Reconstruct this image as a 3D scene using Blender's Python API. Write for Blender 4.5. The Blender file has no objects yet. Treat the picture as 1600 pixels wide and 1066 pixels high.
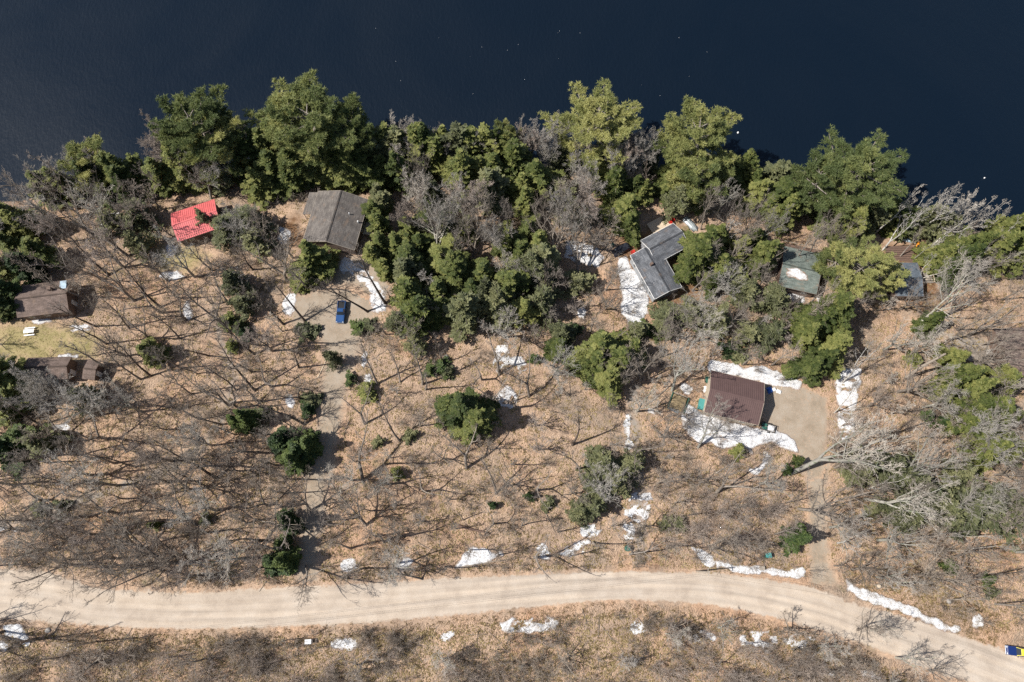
import bpy, math, random
import numpy as np
from math import radians, sin, cos, pi
random.seed(7); RNG = np.random.default_rng(11)
SC = bpy.context.scene
COL = SC.collection

# ------------------------------------------------------------------ camera
CAM_H, TILT, FPX = 145.0, radians(18.0), 1067.0
cd = bpy.data.cameras.new('camera'); cd.sensor_width = 36.0; cd.lens = 24.0
cd.clip_start = 1.0; cd.clip_end = 6000.0
cam = bpy.data.objects.new('camera', cd); COL.objects.link(cam)
cam.location = (0, 0, CAM_H); cam.rotation_euler = (TILT, 0, 0)
SC.camera = cam

# ------------------------------------------------------------------ world, sun, exposure
SUN_EL = radians(50.0)
SUN_DIR = np.array([-0.995, -0.10])            # towards the sun, on the ground
SUN_DIR /= np.linalg.norm(SUN_DIR)
w = bpy.data.worlds.new('World'); SC.world = w; w.use_nodes = True
wn = w.node_tree.nodes; wn.clear()
sky = wn.new('ShaderNodeTexSky'); sky.sky_type = 'NISHITA'; sky.sun_disc = False
sky.sun_elevation = SUN_EL; sky.sun_rotation = math.atan2(SUN_DIR[0], SUN_DIR[1])
bg = wn.new('ShaderNodeBackground'); bg.inputs['Strength'].default_value = 0.072
wo = wn.new('ShaderNodeOutputWorld')
w.node_tree.links.new(sky.outputs[0], bg.inputs[0]); w.node_tree.links.new(bg.outputs[0], wo.inputs[0])
sl = bpy.data.lights.new('sun', 'SUN'); sl.energy = 4.6; sl.angle = radians(0.5); sl.color = (1.0, 0.965, 0.915)
so = bpy.data.objects.new('sun', sl); COL.objects.link(so)
from mathutils import Vector, Matrix
sdv = Vector((SUN_DIR[0]*cos(SUN_EL), SUN_DIR[1]*cos(SUN_EL), sin(SUN_EL)))
so.rotation_euler = sdv.to_track_quat('Z', 'Y').to_euler(); so.location = (-200, -20, 240)
SC.view_settings.view_transform = 'Standard'; SC.view_settings.look = 'None'
SC.view_settings.exposure = 0.42; SC.view_settings.gamma = 1.0
SC.view_settings.use_curve_mapping = False
SC.cycles.use_denoising = False; SC.cycles.max_bounces = 5; SC.cycles.diffuse_bounces = 3; SC.cycles.transparent_max_bounces = 6

# ------------------------------------------------------------------ noise
def _hash(ix, iy, seed):
    h = (ix.astype(np.int64)*374761393 + iy.astype(np.int64)*668265263 + seed*1442695041) & 0xFFFFFFFF
    h = ((h ^ (h >> 13))*1274126177) & 0xFFFFFFFF
    return ((h ^ (h >> 16)) & 0xFFFFFF)/float(0xFFFFFF)
def vnoise(x, y, seed=0):
    x = np.asarray(x, float); y = np.asarray(y, float)
    ix = np.floor(x); iy = np.floor(y); fx = x-ix; fy = y-iy
    fx = fx*fx*(3-2*fx); fy = fy*fy*(3-2*fy)
    a = _hash(ix, iy, seed); b = _hash(ix+1, iy, seed); c = _hash(ix, iy+1, seed); d = _hash(ix+1, iy+1, seed)
    return (a*(1-fx)+b*fx)*(1-fy)+(c*(1-fx)+d*fx)*fy
def fbm(x, y, seed=0, octs=4):
    s = 0; a = 0.5; f = 1.0; t = 0
    for o in range(octs):
        s = s+a*vnoise(np.asarray(x)*f, np.asarray(y)*f, seed+o*17); t += a; a *= .5; f *= 2.03
    return s/t*2-1                                        # -1..1

# ------------------------------------------------------------------ pixel of the photograph (1600 wide) -> point on a level z
WATER_Z = -2.2
ct, st = cos(TILT), sin(TILT)
def at(px, py, z=0.0):
    u = (px-800.0)/FPX; v = (533.0-py)/FPX
    dx, dy, dz = u, v*ct+st, v*st-ct
    t = (z-CAM_H)/dz
    return np.array([dx*t, dy*t, z])
def to_px(x, y, z=0.0):
    rz = z-CAM_H
    yc = y*ct+rz*st; zc = -y*st+rz*ct
    return 800+x/(-zc)*FPX, 533-yc/(-zc)*FPX
shore_px = [(-500,350),(-200,330),(0,318),(70,305),(130,300),(200,285),(280,262),(400,262),(560,255),(700,255),(850,252),
            (960,258),(1060,268),(1180,283),(1250,300),(1320,335),(1400,352),(1480,358),(1600,368),(1800,380),(2200,400)]
SX = np.array([at(x, y, WATER_Z)[0] for x, y in shore_px]); SY = np.array([at(x, y, WATER_Z)[1] for x, y in shore_px])
def shore_d(x, y):
    ys = np.interp(x, SX, SY)+fbm(np.asarray(x)/9., np.asarray(x)*0+3.3, 5)*1.6
    return ys-y                                           # + on land
def height(x, y):
    d = shore_d(x, y)
    base = np.clip(WATER_Z+d*0.17, -8, 0.0)
    k = np.clip(d/14., 0, 1)
    hl = 0.45*fbm(np.asarray(x)/28., np.asarray(y)/28., 21, 2)*k
    flat = np.exp(-((np.asarray(y)-road_y(x))/9.)**2)
    return base+hl*(1-flat)
# gravel road: top and bottom edges in the photograph
road_top = [(-400,880),(0,893),(60,893),(100,905),(150,922),(300,928),(420,922),(550,915),(700,906),(860,898),(1000,895),(1120,898),
            (1220,910),(1290,925),(1330,945),(1420,968),(1500,995),(1600,1030),(1800,1110)]
road_bot = [(-400,955),(0,963),(100,972),(250,980),(420,978),(560,972),(700,960),(830,946),(950,936),(1060,938),(1150,950),
            (1240,970),(1340,1000),(1440,1040),(1520,1066),(1600,1100),(1800,1200)]
RTX = np.array([at(*p)[:2] for p in road_top]); RBX = np.array([at(*p)[:2] for p in road_bot])
def road_y(x): return 0.5*(np.interp(x, RTX[:,0], RTX[:,1])+np.interp(x, RBX[:,0], RBX[:,1]))
def gp(px, py, dz=0.0):
    z = 0.0
    for _ in range(5):
        p = at(px, py, z+dz); z = float(height(p[0], p[1]))
    return np.array([p[0], p[1], z+dz])
def hz(x, y): return float(height(x, y))

# ------------------------------------------------------------------ materials
def node_mat(name):
    m = bpy.data.materials.new(name); m.use_nodes = True
    nt = m.node_tree; nt.nodes.clear()
    out = nt.nodes.new('ShaderNodeOutputMaterial'); b = nt.nodes.new('ShaderNodeBsdfPrincipled')
    nt.links.new(b.outputs[0], out.inputs[0])
    return m, nt, b, out
def N(nt, t, **k):
    n = nt.nodes.new(t)
    for a, v in k.items():
        if a in n.inputs.keys(): n.inputs[a].default_value = v
        else: setattr(n, a, v)
    return n
def L(nt, a, b): nt.links.new(a, b)
def ramp(nt, fac, stops, interp='LINEAR'):
    r = nt.nodes.new('ShaderNodeValToRGB'); r.color_ramp.interpolation = interp
    e = r.color_ramp.elements
    while len(e) < len(stops): e.new(0.5)
    for i, (p, c) in enumerate(stops):
        e[i].position = p; e[i].color = (c[0], c[1], c[2], 1) if not np.isscalar(c) else (c, c, c, 1)
    L(nt, fac, r.inputs[0]); return r.outputs[0]
def mix(nt, fac, a, b, mode='MIX'):
    m = nt.nodes.new('ShaderNodeMix'); m.data_type = 'RGBA'; m.blend_type = mode
    for i, v in ((0, fac), (6, a), (7, b)):
        s = m.inputs[i]
        if hasattr(v, 'links'): L(nt, v, s)
        elif np.isscalar(v): s.default_value = v if i == 0 else (v, v, v, 1)
        else: s.default_value = (v[0], v[1], v[2], 1)
    return m.outputs[2]
def wpos(nt):
    g = nt.nodes.new('ShaderNodeNewGeometry'); return g.outputs['Position']
def noise(nt, pos, scale, detail=4, rough=.55, dist=0):
    n = N(nt, 'ShaderNodeTexNoise'); n.inputs['Scale'].default_value = scale; n.inputs['Detail'].default_value = detail
    n.inputs['Roughness'].default_value = rough; n.inputs['Distortion'].default_value = dist
    L(nt, pos, n.inputs['Vector']); return n.outputs[0]
def math_(nt, op, a, b=None, clamp=False):
    m = nt.nodes.new('ShaderNodeMath'); m.operation = op; m.use_clamp = clamp
    for i, v in enumerate((a, b)):
        if v is None: continue
        if hasattr(v, 'links'): L(nt, v, m.inputs[i])
        else: m.inputs[i].default_value = v
    return m.outputs[0]

def litter_group():
    g = bpy.data.node_groups.new('leaf_litter_colour', 'ShaderNodeTree')
    g.interface.new_socket('Color', in_out='OUTPUT', socket_type='NodeSocketColor')
    g.interface.new_socket('Height', in_out='OUTPUT', socket_type='NodeSocketFloat')
    o = g.nodes.new('NodeGroupOutput'); pos = wpos(g)
    big = noise(g, pos, 0.055, 5, .6, .6)
    mid = noise(g, pos, 0.42, 6, .68)
    v = N(g, 'ShaderNodeTexVoronoi'); v.inputs['Scale'].default_value = 4.6; L(g, pos, v.inputs['Vector'])
    v2 = N(g, 'ShaderNodeTexVoronoi'); v2.inputs['Scale'].default_value = 11.0; L(g, pos, v2.inputs['Vector'])
    c1 = ramp(g, big, [(0.30, (0.33,0.245,0.185)), (0.44, (0.455,0.335,0.245)), (0.56, (0.50,0.35,0.245)), (0.72, (0.43,0.275,0.18))])
    c2 = ramp(g, mid, [(0.30, (0.55,0.50,0.46)), (0.42, (0.88,0.86,0.84)), (0.58, (1.03,1.02,1.0)), (0.75, (1.15,1.12,1.07))])
    c = mix(g, 1.0, c1, c2, 'MULTIPLY')
    lv = ramp(g, v.outputs['Color'], [(0.0, (0.66,0.62,0.59)), (0.35, (0.92,0.91,0.9)), (0.7, (1.06,1.05,1.03)), (1.0, (1.28,1.25,1.2))])
    c = mix(g, 1.0, c, lv, 'MULTIPLY')
    lv2 = ramp(g, v2.outputs['Color'], [(0.0, 0.78), (0.5, 1.0), (1.0, 1.2)])
    c = mix(g, 0.8, c, lv2, 'MULTIPLY')
    dn = noise(g, pos, 0.10, 6, .72, .8); c = mix(g, ramp(g, dn, [(0.50, 0.0), (0.66, 0.72)]), c, mix(g, 1.0, (0.235, 0.195, 0.155), lv, 'MULTIPLY'))
    on = noise(g, pos, 0.07, 4, .6, .3); c = mix(g, ramp(g, on, [(0.52, 0.0), (0.70, 0.55)]), c, mix(g, 1.0, c, (1.0, 0.87, 0.77), 'MULTIPLY'))
    gm = noise(g, pos, 0.16, 5, .7, .4)
    gf = ramp(g, gm, [(0.60, 0.0), (0.74, 0.75)])
    c = mix(g, gf, c, (0.17, 0.155, 0.075))
    L(g, c, o.inputs[0])
    hsum = math_(g, 'ADD', v.outputs['Distance'], math_(g, 'MULTIPLY', mid, 1.4)); L(g, hsum, o.inputs[1])
    return g
LITTER = litter_group()
def bump(nt, b, h, strength=.5, dist=.1):
    bm_ = N(nt, 'ShaderNodeBump'); bm_.inputs['Strength'].default_value = strength; bm_.inputs['Distance'].default_value = dist
    L(nt, h, bm_.inputs['Height']); L(nt, bm_.outputs[0], b.inputs['Normal'])
def mat_ground():
    m, nt, b, o = node_mat('leaf_litter'); g = nt.nodes.new('ShaderNodeGroup'); g.node_tree = LITTER
    L(nt, g.outputs[0], b.inputs['Base Color']); b.inputs['Roughness'].default_value = .95
    b.inputs['Specular IOR Level'].default_value = .15
    bump(nt, b, g.outputs[1], .8, .22); return m
def mat_sheet(name, stops, sc=0.5, edge=(0.25, 0.75), streak=None, fine=0.35, specks=True):
    """sheet whose border frays into the leaf litter; 'edge' is a vertex attribute, 1 inside"""
    m, nt, b, o = node_mat(name); g = nt.nodes.new('ShaderNodeGroup'); g.node_tree = LITTER
    pos = wpos(nt)
    n1 = noise(nt, pos, sc, 6, .65); c = ramp(nt, n1, stops)
    n2 = noise(nt, pos, 6.0, 4, .7); c = mix(nt, fine, c, ramp(nt, n2, [(0.25, 0.45), (0.5, 1.0), (0.75, 1.35)]), 'MULTIPLY')
    hh = n2
    if streak:
        uv = N(nt, 'ShaderNodeAttribute', attribute_name='along'); mp = N(nt, 'ShaderNodeMapping')
        mp.inputs['Scale'].default_value = streak; L(nt, uv.outputs['Vector'], mp.inputs['Vector'])
        n3 = noise(nt, mp.outputs[0], 1.0, 5, .62)
        c = mix(nt, 0.9, c, ramp(nt, n3, [(0.28, (0.74,0.74,0.74)), (0.44, (0.94,0.94,0.94)), (0.56, (1.03,1.02,1.0)), (0.72, (1.16,1.14,1.10))]), 'MULTIPLY')
        sep = N(nt, 'ShaderNodeSeparateXYZ'); L(nt, uv.outputs['Vector'], sep.inputs[0]); wob = noise(nt, pos, .05, 2)
        yy = math_(nt, 'ADD', sep.outputs[1], math_(nt, 'MULTIPLY', math_(nt, 'SUBTRACT', wob, .5), 1.6)); sn = math_(nt, 'SINE', math_(nt, 'MULTIPLY', yy, 3.6))
        c = mix(nt, .55, c, ramp(nt, math_(nt, 'ADD', math_(nt, 'MULTIPLY', sn, .22), noise(nt, pos, .3, 5, .7)), [(0.25, (0.84,0.83,0.82)), (0.6, (1.0,1.0,1.0)), (0.85, (1.08,1.07,1.06))]), 'MULTIPLY')
        hh = math_(nt, 'ADD', n2, n3)
    a = N(nt, 'ShaderNodeAttribute', attribute_name='edge')
    e = math_(nt, 'ADD', a.outputs['Fac'], math_(nt, 'MULTIPLY', math_(nt, 'SUBTRACT', noise(nt, pos, 0.7, 6, .7), .5), 1.1))
    f = ramp(nt, e, [(edge[0], 0.0), (edge[1], 1.0)])
    if specks:   # fallen leaves lying on the surface
        v = N(nt, 'ShaderNodeTexVoronoi'); v.inputs['Scale'].default_value = 5.5; L(nt, pos, v.inputs['Vector'])
        sp = ramp(nt, v.outputs['Color'], [(0.72, 1.0), (0.80, 0.55)]); f = math_(nt, 'MULTIPLY', f, sp)
    c = mix(nt, f, g.outputs[0], c)
    L(nt, c, b.inputs['Base Color']); b.inputs['Roughness'].default_value = .95; b.inputs['Specular IOR Level'].default_value = .15
    bump(nt, b, hh, .5, .12); return m
def mat_simple(name, col, rough=.7, var=.25, sc=3.0, metallic=0, bmp=.15, spec=.4, obj_var=0.0):
    m, nt, b, o = node_mat(name)
    tc = N(nt, 'ShaderNodeTexCoord'); n1 = noise(nt, tc.outputs['Object'], sc, 5, .65)
    c = mix(nt, 1.0, col, ramp(nt, n1, [(0.25, 1-var), (0.5, 1.0), (0.75, 1+var)]), 'MULTIPLY')
    if obj_var:
        oi = N(nt, 'ShaderNodeObjectInfo'); c = mix(nt, 1.0, c, ramp(nt, oi.outputs['Random'], [(0, 1-obj_var), (1, 1+obj_var)]), 'MULTIPLY')
    L(nt, c, b.inputs['Base Color']); b.inputs['Roughness'].default_value = rough; b.inputs['Metallic'].default_value = metallic
    b.inputs['Specular IOR Level'].default_value = spec
    if bmp: bump(nt, b, n1, bmp, .03)
    return m
def mat_bark(name, lo, hi, patch=None):
    m, nt, b, o = node_mat(name); tc = N(nt, 'ShaderNodeTexCoord')
    mp = N(nt, 'ShaderNodeMapping'); mp.inputs['Scale'].default_value = (3, 3, .7); L(nt, tc.outputs['Object'], mp.inputs[0])
    n1 = noise(nt, mp.outputs[0], 1.6, 6, .7); c = ramp(nt, n1, [(0.32, lo), (0.66, hi)])
    if patch:
        n2 = noise(nt, tc.outputs['Object'], 2.2, 3); c = mix(nt, ramp(nt, n2, [(0.55, 0), (0.62, 1)]), c, patch)
    oi = N(nt, 'ShaderNodeObjectInfo')
    c = mix(nt, 1.0, c, ramp(nt, oi.outputs['Random'], [(0, (0.72,0.70,0.68)), (.5, (1.,1.,1.)), (1, (1.22,1.18,1.12))]), 'MULTIPLY')
    L(nt, c, b.inputs['Base Color']); b.inputs['Roughness'].default_value = .9; b.inputs['Specular IOR Level'].default_value = .2
    return m
def mat_leaf(name, lo, mid, hi, trans=.25):
    """needles: colour differs from bough to bough and from tree to tree"""
    m, nt, b, o = node_mat(name)
    at_ = N(nt, 'ShaderNodeAttribute', attribute_name='tone')
    oi = N(nt, 'ShaderNodeObjectInfo')
    f = math_(nt, 'ADD', at_.outputs['Fac'], math_(nt, 'MULTIPLY', math_(nt, 'SUBTRACT', oi.outputs['Random'], .55), .75))
    c = ramp(nt, f, [(0.08, lo), (0.5, mid), (0.95, hi)])
    L(nt, c, b.inputs['Base Color']); b.inputs['Roughness'].default_value = .6; b.inputs['Specular IOR Level'].default_value = .3
    t = N(nt, 'ShaderNodeBsdfTranslucent'); L(nt, c, t.inputs[0]); ms = N(nt, 'ShaderNodeMixShader'); ms.inputs[0].default_value = trans
    L(nt, b.outputs[0], ms.inputs[1]); L(nt, t.outputs[0], ms.inputs[2]); L(nt, ms.outputs[0], o.inputs[0])
    return m
def mat_water():
    m, nt, b, o = node_mat('lake_water'); pos = wpos(nt)
    b.inputs['Base Color'].default_value = (0.0028, 0.0078, 0.0160, 1); b.inputs['Roughness'].default_value = .36
    b.inputs['IOR'].default_value = 1.33; b.inputs['Specular IOR Level'].default_value = .5
    mp = N(nt, 'ShaderNodeMapping'); mp.inputs['Scale'].default_value = (1.0, .45, 1); L(nt, pos, mp.inputs[0])
    n1 = noise(nt, mp.outputs[0], 1.6, 5, .6); n2 = noise(nt, pos, 0.05, 3)
    n3 = noise(nt, pos, .012, 4, .6, 1.0); rg_ = ramp(nt, n3, [(0.35, .30), (0.65, .46)]); L(nt, rg_, b.inputs['Roughness'])
    h = math_(nt, 'ADD', math_(nt, 'MULTIPLY', n1, .6), n2); bump(nt, b, h, .6, .3); return m
def mat_snow():
    m, nt, b, o = node_mat('old_snow'); pos = wpos(nt)
    n1 = noise(nt, pos, 1.4, 6, .7); c = ramp(nt, n1, [(0.30, (0.55,0.52,0.48)), (0.46, (0.76,0.75,0.74)), (0.6, (0.88,0.88,0.88))])
    n2 = noise(nt, pos, 5.5, 4, .75); c = mix(nt, 1.0, c, ramp(nt, n2, [(0.33, (0.50,0.43,0.36)), (0.45, (1,1,1))]), 'MULTIPLY')
    a = N(nt, 'ShaderNodeAttribute', attribute_name='edge')
    e = math_(nt, 'ADD', a.outputs['Fac'], math_(nt, 'MULTIPLY', math_(nt, 'SUBTRACT', noise(nt, pos, 2.2, 5, .7), .5), .9))
    g = nt.nodes.new('ShaderNodeGroup'); g.node_tree = LITTER; c = mix(nt, ramp(nt, e, [(0.12, 0.0), (0.75, 1.0)]), mix(nt, 1.0, g.outputs[0], (.72, .70, .70), 'MULTIPLY'), c)
    L(nt, c, b.inputs['Base Color']); b.inputs['Roughness'].default_value = .8; bump(nt, b, math_(nt, 'ADD', n1, n2), .8, .3); return m
def mat_shingle(name, a, b_, scale=1.0, rough=.9):
    m, nt, b, o = node_mat(name); tc = N(nt, 'ShaderNodeTexCoord')
    br = N(nt, 'ShaderNodeTexBrick'); br.inputs['Scale'].default_value = 1.0; br.inputs['Brick Width'].default_value = .9
    br.inputs['Row Height'].default_value = .28; br.inputs['Mortar Size'].default_value = .02; br.inputs['Bias'].default_value = -.1
    br.inputs['Color1'].default_value = (*a, 1); br.inputs['Color2'].default_value = (*b_, 1); br.inputs['Mortar'].default_value = (a[0]*.5, a[1]*.5, a[2]*.5, 1)
    uvn = N(nt, 'ShaderNodeAttribute', attribute_name='along'); L(nt, uvn.outputs['Vector'], br.inputs['Vector'])
    n1 = noise(nt, tc.outputs['Object'], .55, 5, .7); c = mix(nt, 1.0, br.outputs[0], ramp(nt, n1, [(0.28, 0.68), (0.5, 1.0), (0.72, 1.28)]), 'MULTIPLY')
    n2 = noise(nt, tc.outputs['Object'], 5., 4, .7); c = mix(nt, .8, c, ramp(nt, n2, [(0.28, 0.72), (0.5, 1.0), (0.72, 1.28)]), 'MULTIPLY')
    n4 = noise(nt, tc.outputs['Object'], .42, 5, .75, .5); c = mix(nt, ramp(nt, n4, [(0.56, 0.0), (0.70, 0.65)]), c, (0.26, 0.18, 0.125))
    L(nt, c, b.inputs['Base Color']); b.inputs['Roughness'].default_value = rough; b.inputs['Specular IOR Level'].default_value = .25
    bump(nt, b, n2, .3, .03); return m

M = dict(
 ground=mat_ground(), water=mat_water(), snow=mat_snow(),
 road=mat_sheet('road_gravel', [(0.3,(0.42,0.345,0.275)),(0.5,(0.51,0.425,0.34)),(0.7,(0.56,0.48,0.395))], .22, (0.30,0.50), (0.03,.9,1), .3, False),
 gravel=mat_sheet('drive_gravel', [(0.3,(0.27,0.215,0.155)),(0.5,(0.345,0.28,0.21)),(0.7,(0.395,0.335,0.265))], .35, (0.25,0.8), None, .35, True),
 trail=mat_sheet('old_trail', [(0.3,(0.21,0.18,0.155)),(0.5,(0.29,0.255,0.215)),(0.7,(0.35,0.30,0.25))], .4, (0.45,1.1), None, .5, True),
 lawn=mat_sheet('spring_lawn', [(0.3,(0.20,0.18,0.07)),(0.5,(0.34,0.28,0.135)),(0.7,(0.46,0.34,0.20))], .3, (0.3,0.9), None, .5, True),
 soil=mat_sheet('needle_soil', [(0.3,(0.11,0.06,0.03)),(0.5,(0.19,0.10,0.05)),(0.7,(0.26,0.17,0.09))], .5, (0.4,1.0), None, .5, True),
 bark_grey=mat_bark('grey_bark', (0.15,0.125,0.10), (0.34,0.30,0.26)),
 bark_pale=mat_bark('pale_bark', (0.34,0.315,0.28), (0.62,0.60,0.55), (0.14,0.12,0.10)),
 bark_beech=mat_bark('smooth_grey_bark', (0.25,0.235,0.205), (0.42,0.40,0.35), (0.20,0.23,0.15)),
 bark_dark=mat_bark('dark_bark', (0.07,0.055,0.045), (0.17,0.135,0.11)),
 twig=mat_bark('twigs', (0.24,0.20,0.165), (0.38,0.33,0.28)),
 twig_pale=mat_bark('pale_twigs', (0.38,0.345,0.30), (0.54,0.50,0.45)),
 twig_red=mat_bark('budding_twigs', (0.36,0.295,0.25), (0.52,0.445,0.385)),
 hemlock=mat_leaf('hemlock_needles', (0.06,0.085,0.025), (0.15,0.175,0.05), (0.31,0.31,0.10), .34),
 pine=mat_leaf('pine_needles', (0.13,0.165,0.06), (0.29,0.31,0.11), (0.47,0.45,0.17), .36),
 spruce=mat_leaf('spruce_needles', (0.03,0.055,0.018), (0.065,0.10,0.03), (0.13,0.165,0.045), .22),
 yellow=mat_leaf('yellow_leaves', (0.20,0.19,0.03), (0.33,0.27,0.04), (0.42,0.33,0.06)),
 dullgreen=mat_leaf('dull_needles', (0.09,0.10,0.05), (0.17,0.18,0.085), (0.26,0.255,0.12)),
 wood=mat_simple('weathered_wood', (0.36,0.31,0.25), .85, .3, 4), wood_pale=mat_simple('new_lumber', (0.62,0.50,0.36), .8, .2, 4),
 wood_brown=mat_simple('stained_wood', (0.15,0.095,0.07), .8, .3, 4),
 siding_tan=mat_simple('tan_siding', (0.50,0.42,0.32), .8, .12, 2), siding_dark=mat_simple('brown_siding', (0.16,0.11,0.085), .8, .2, 2),
 siding_white=mat_simple('white_trim', (0.78,0.76,0.72), .6, .08, 2), siding_grey=mat_simple('grey_siding', (0.30,0.31,0.32), .8, .15, 2),
 metal_brown=mat_simple('brown_roof_metal', (0.125,0.078,0.070), .42, .12, .9, .0, .05, .5),
 metal_red=mat_simple('red_roof_metal', (0.66,0.15,0.145), .35, .22, .7, 0, .05, .6),
 shingle_grey=mat_shingle('grey_shingles', (0.10,0.105,0.115), (0.175,0.18,0.19)),
 shingle_taupe=mat_shingle('taupe_shingles', (0.125,0.11,0.10), (0.19,0.17,0.15)),
 shingle_brown=mat_shingle('brown_shingles', (0.155,0.115,0.095), (0.22,0.165,0.14)),
 shingle_green=mat_shingle('green_shingles', (0.135,0.16,0.14), (0.20,0.225,0.20)),
 shingle_blue=mat_shingle('blue_grey_shingles', (0.10,0.12,0.14), (0.15,0.175,0.20)),
 glass=mat_simple('window_glass', (0.02,0.025,0.03), .08, .05, 1, 0, 0, .8),
 blue_paint=mat_simple('blue_car_paint', (0.035,0.10,0.26), .25, .05, 1, .3, 0, .6), black=mat_simple('black_rubber', (0.018,0.018,0.02), .8, .2, 5),
 chrome=mat_simple('bare_metal', (0.55,0.56,0.58), .3, .1, 3, .9, 0), lamp=mat_simple('headlight_glass', (0.7,0.72,0.72), .15, .05, 3),
 tail=mat_simple('red_lens', (0.45,0.02,0.02), .3, .05, 3), yellow_paint=mat_simple('yellow_paint', (0.78,0.66,0.05), .35, .06, 1, 0, 0, .6),
 navy=mat_simple('navy_paint', (0.012,0.03,0.13), .3, .06, 1, 0, 0, .6),
 red=mat_simple('red_plastic', (0.62,0.035,0.025), .45, .1, 2), orange=mat_simple('orange_plastic', (0.75,0.28,0.02), .5, .1, 2),
 teal=mat_simple('teal_plastic', (0.07,0.27,0.25), .5, .15, 2), dkgreen=mat_simple('dark_green_plastic', (0.03,0.11,0.08), .55, .15, 2),
 blue_tarp=mat_simple('blue_tarp', (0.03,0.12,0.42), .5, .15, 2), black_tarp=mat_simple('black_tarp', (0.02,0.022,0.03), .5, .3, 2, 0, .4),
 brown_tarp=mat_simple('brown_tarp', (0.24,0.18,0.10), .8, .3, 1.2, 0, .5), white_pl=mat_simple('white_plastic', (0.78,0.78,0.76), .5, .06, 2),
 pale_blue=mat_simple('pale_blue_tarp', (0.36,0.47,0.55), .5, .2, 1.5, 0, .4), steel=mat_simple('galvanised_sheet', (0.42,0.46,0.46), .45, .15, 1.5, .4),
 rock=mat_simple('shore_rock', (0.34,0.31,0.28), .9, .35, 2, 0, .5), stick=mat_simple('dead_wood', (0.30,0.25,0.20), .9, .35, 1),
 concrete=mat_simple('concrete', (0.42,0.41,0.38), .9, .15, 2), wire=mat_simple('power_cable', (0.03,0.03,0.03), .6, .1, 2),
 tuft=mat_leaf('dry_grass', (0.22,0.16,0.07), (0.36,0.27,0.13), (0.46,0.36,0.18)), lawn_tuft=mat_leaf('lawn_grass', (0.17,0.17,0.05), (0.30,0.26,0.10), (0.42,0.34,0.17)),
)

# ------------------------------------------------------------------ object helpers
def mesh_np(name, V, F, mat, attrs=None, smooth=False):
    """V (n,3), F (m,k) int array or list of tuples"""
    me = bpy.data.meshes.new(name)
    V = np.asarray(V, np.float32)
    if isinstance(F, np.ndarray):
        k = F.shape[1]; m = len(F)
        me.vertices.add(len(V)); me.vertices.foreach_set('co', V.ravel())
        me.loops.add(m*k); me.loops.foreach_set('vertex_index', F.astype(np.int32).ravel())
        me.polygons.add(m); me.polygons.foreach_set('loop_start', np.arange(0, m*k, k, dtype=np.int32))
        me.polygons.foreach_set('loop_total', np.full(m, k, np.int32))
        me.update(calc_edges=True)
    else:
        me.from_pydata([tuple(map(float, v)) for v in V], [], [tuple(map(int, f)) for f in F]); me.update()
    if attrs:
        for an, av in attrs.items():
            av = np.asarray(av, np.float32)
            if av.ndim == 1:
                a = me.attributes.new(an, 'FLOAT', 'POINT'); a.data.foreach_set('value', av)
            else:
                a = me.attributes.new(an, 'FLOAT_VECTOR', 'POINT'); a.data.foreach_set('vector', av.ravel())
    if mat: me.materials.append(mat)
    if smooth: me.polygons.foreach_set('use_smooth', np.ones(len(me.polygons), bool))
    return me
def obj(name, me, parent=None, loc=None):
    o = bpy.data.objects.new(name, me); COL.objects.link(o)
    if parent is not None: o.parent = parent
    if loc is not None: o.location = tuple(map(float, loc))
    return o
def thing(name, label, cat, loc, rz=0.0, group=None):
    o = bpy.data.objects.new(name, None); COL.objects.link(o); o.empty_display_size = .5
    o.location = tuple(map(float, loc)); o.rotation_euler = (0, 0, rz)
    o['label'] = label; o['category'] = cat; o['kind'] = 'thing'
    if group: o['group'] = group
    return o
def tag(o, label, cat, group=None):
    o['label'] = label; o['category'] = cat; o['kind'] = 'thing'
    if group: o['group'] = group
    return o
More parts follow.
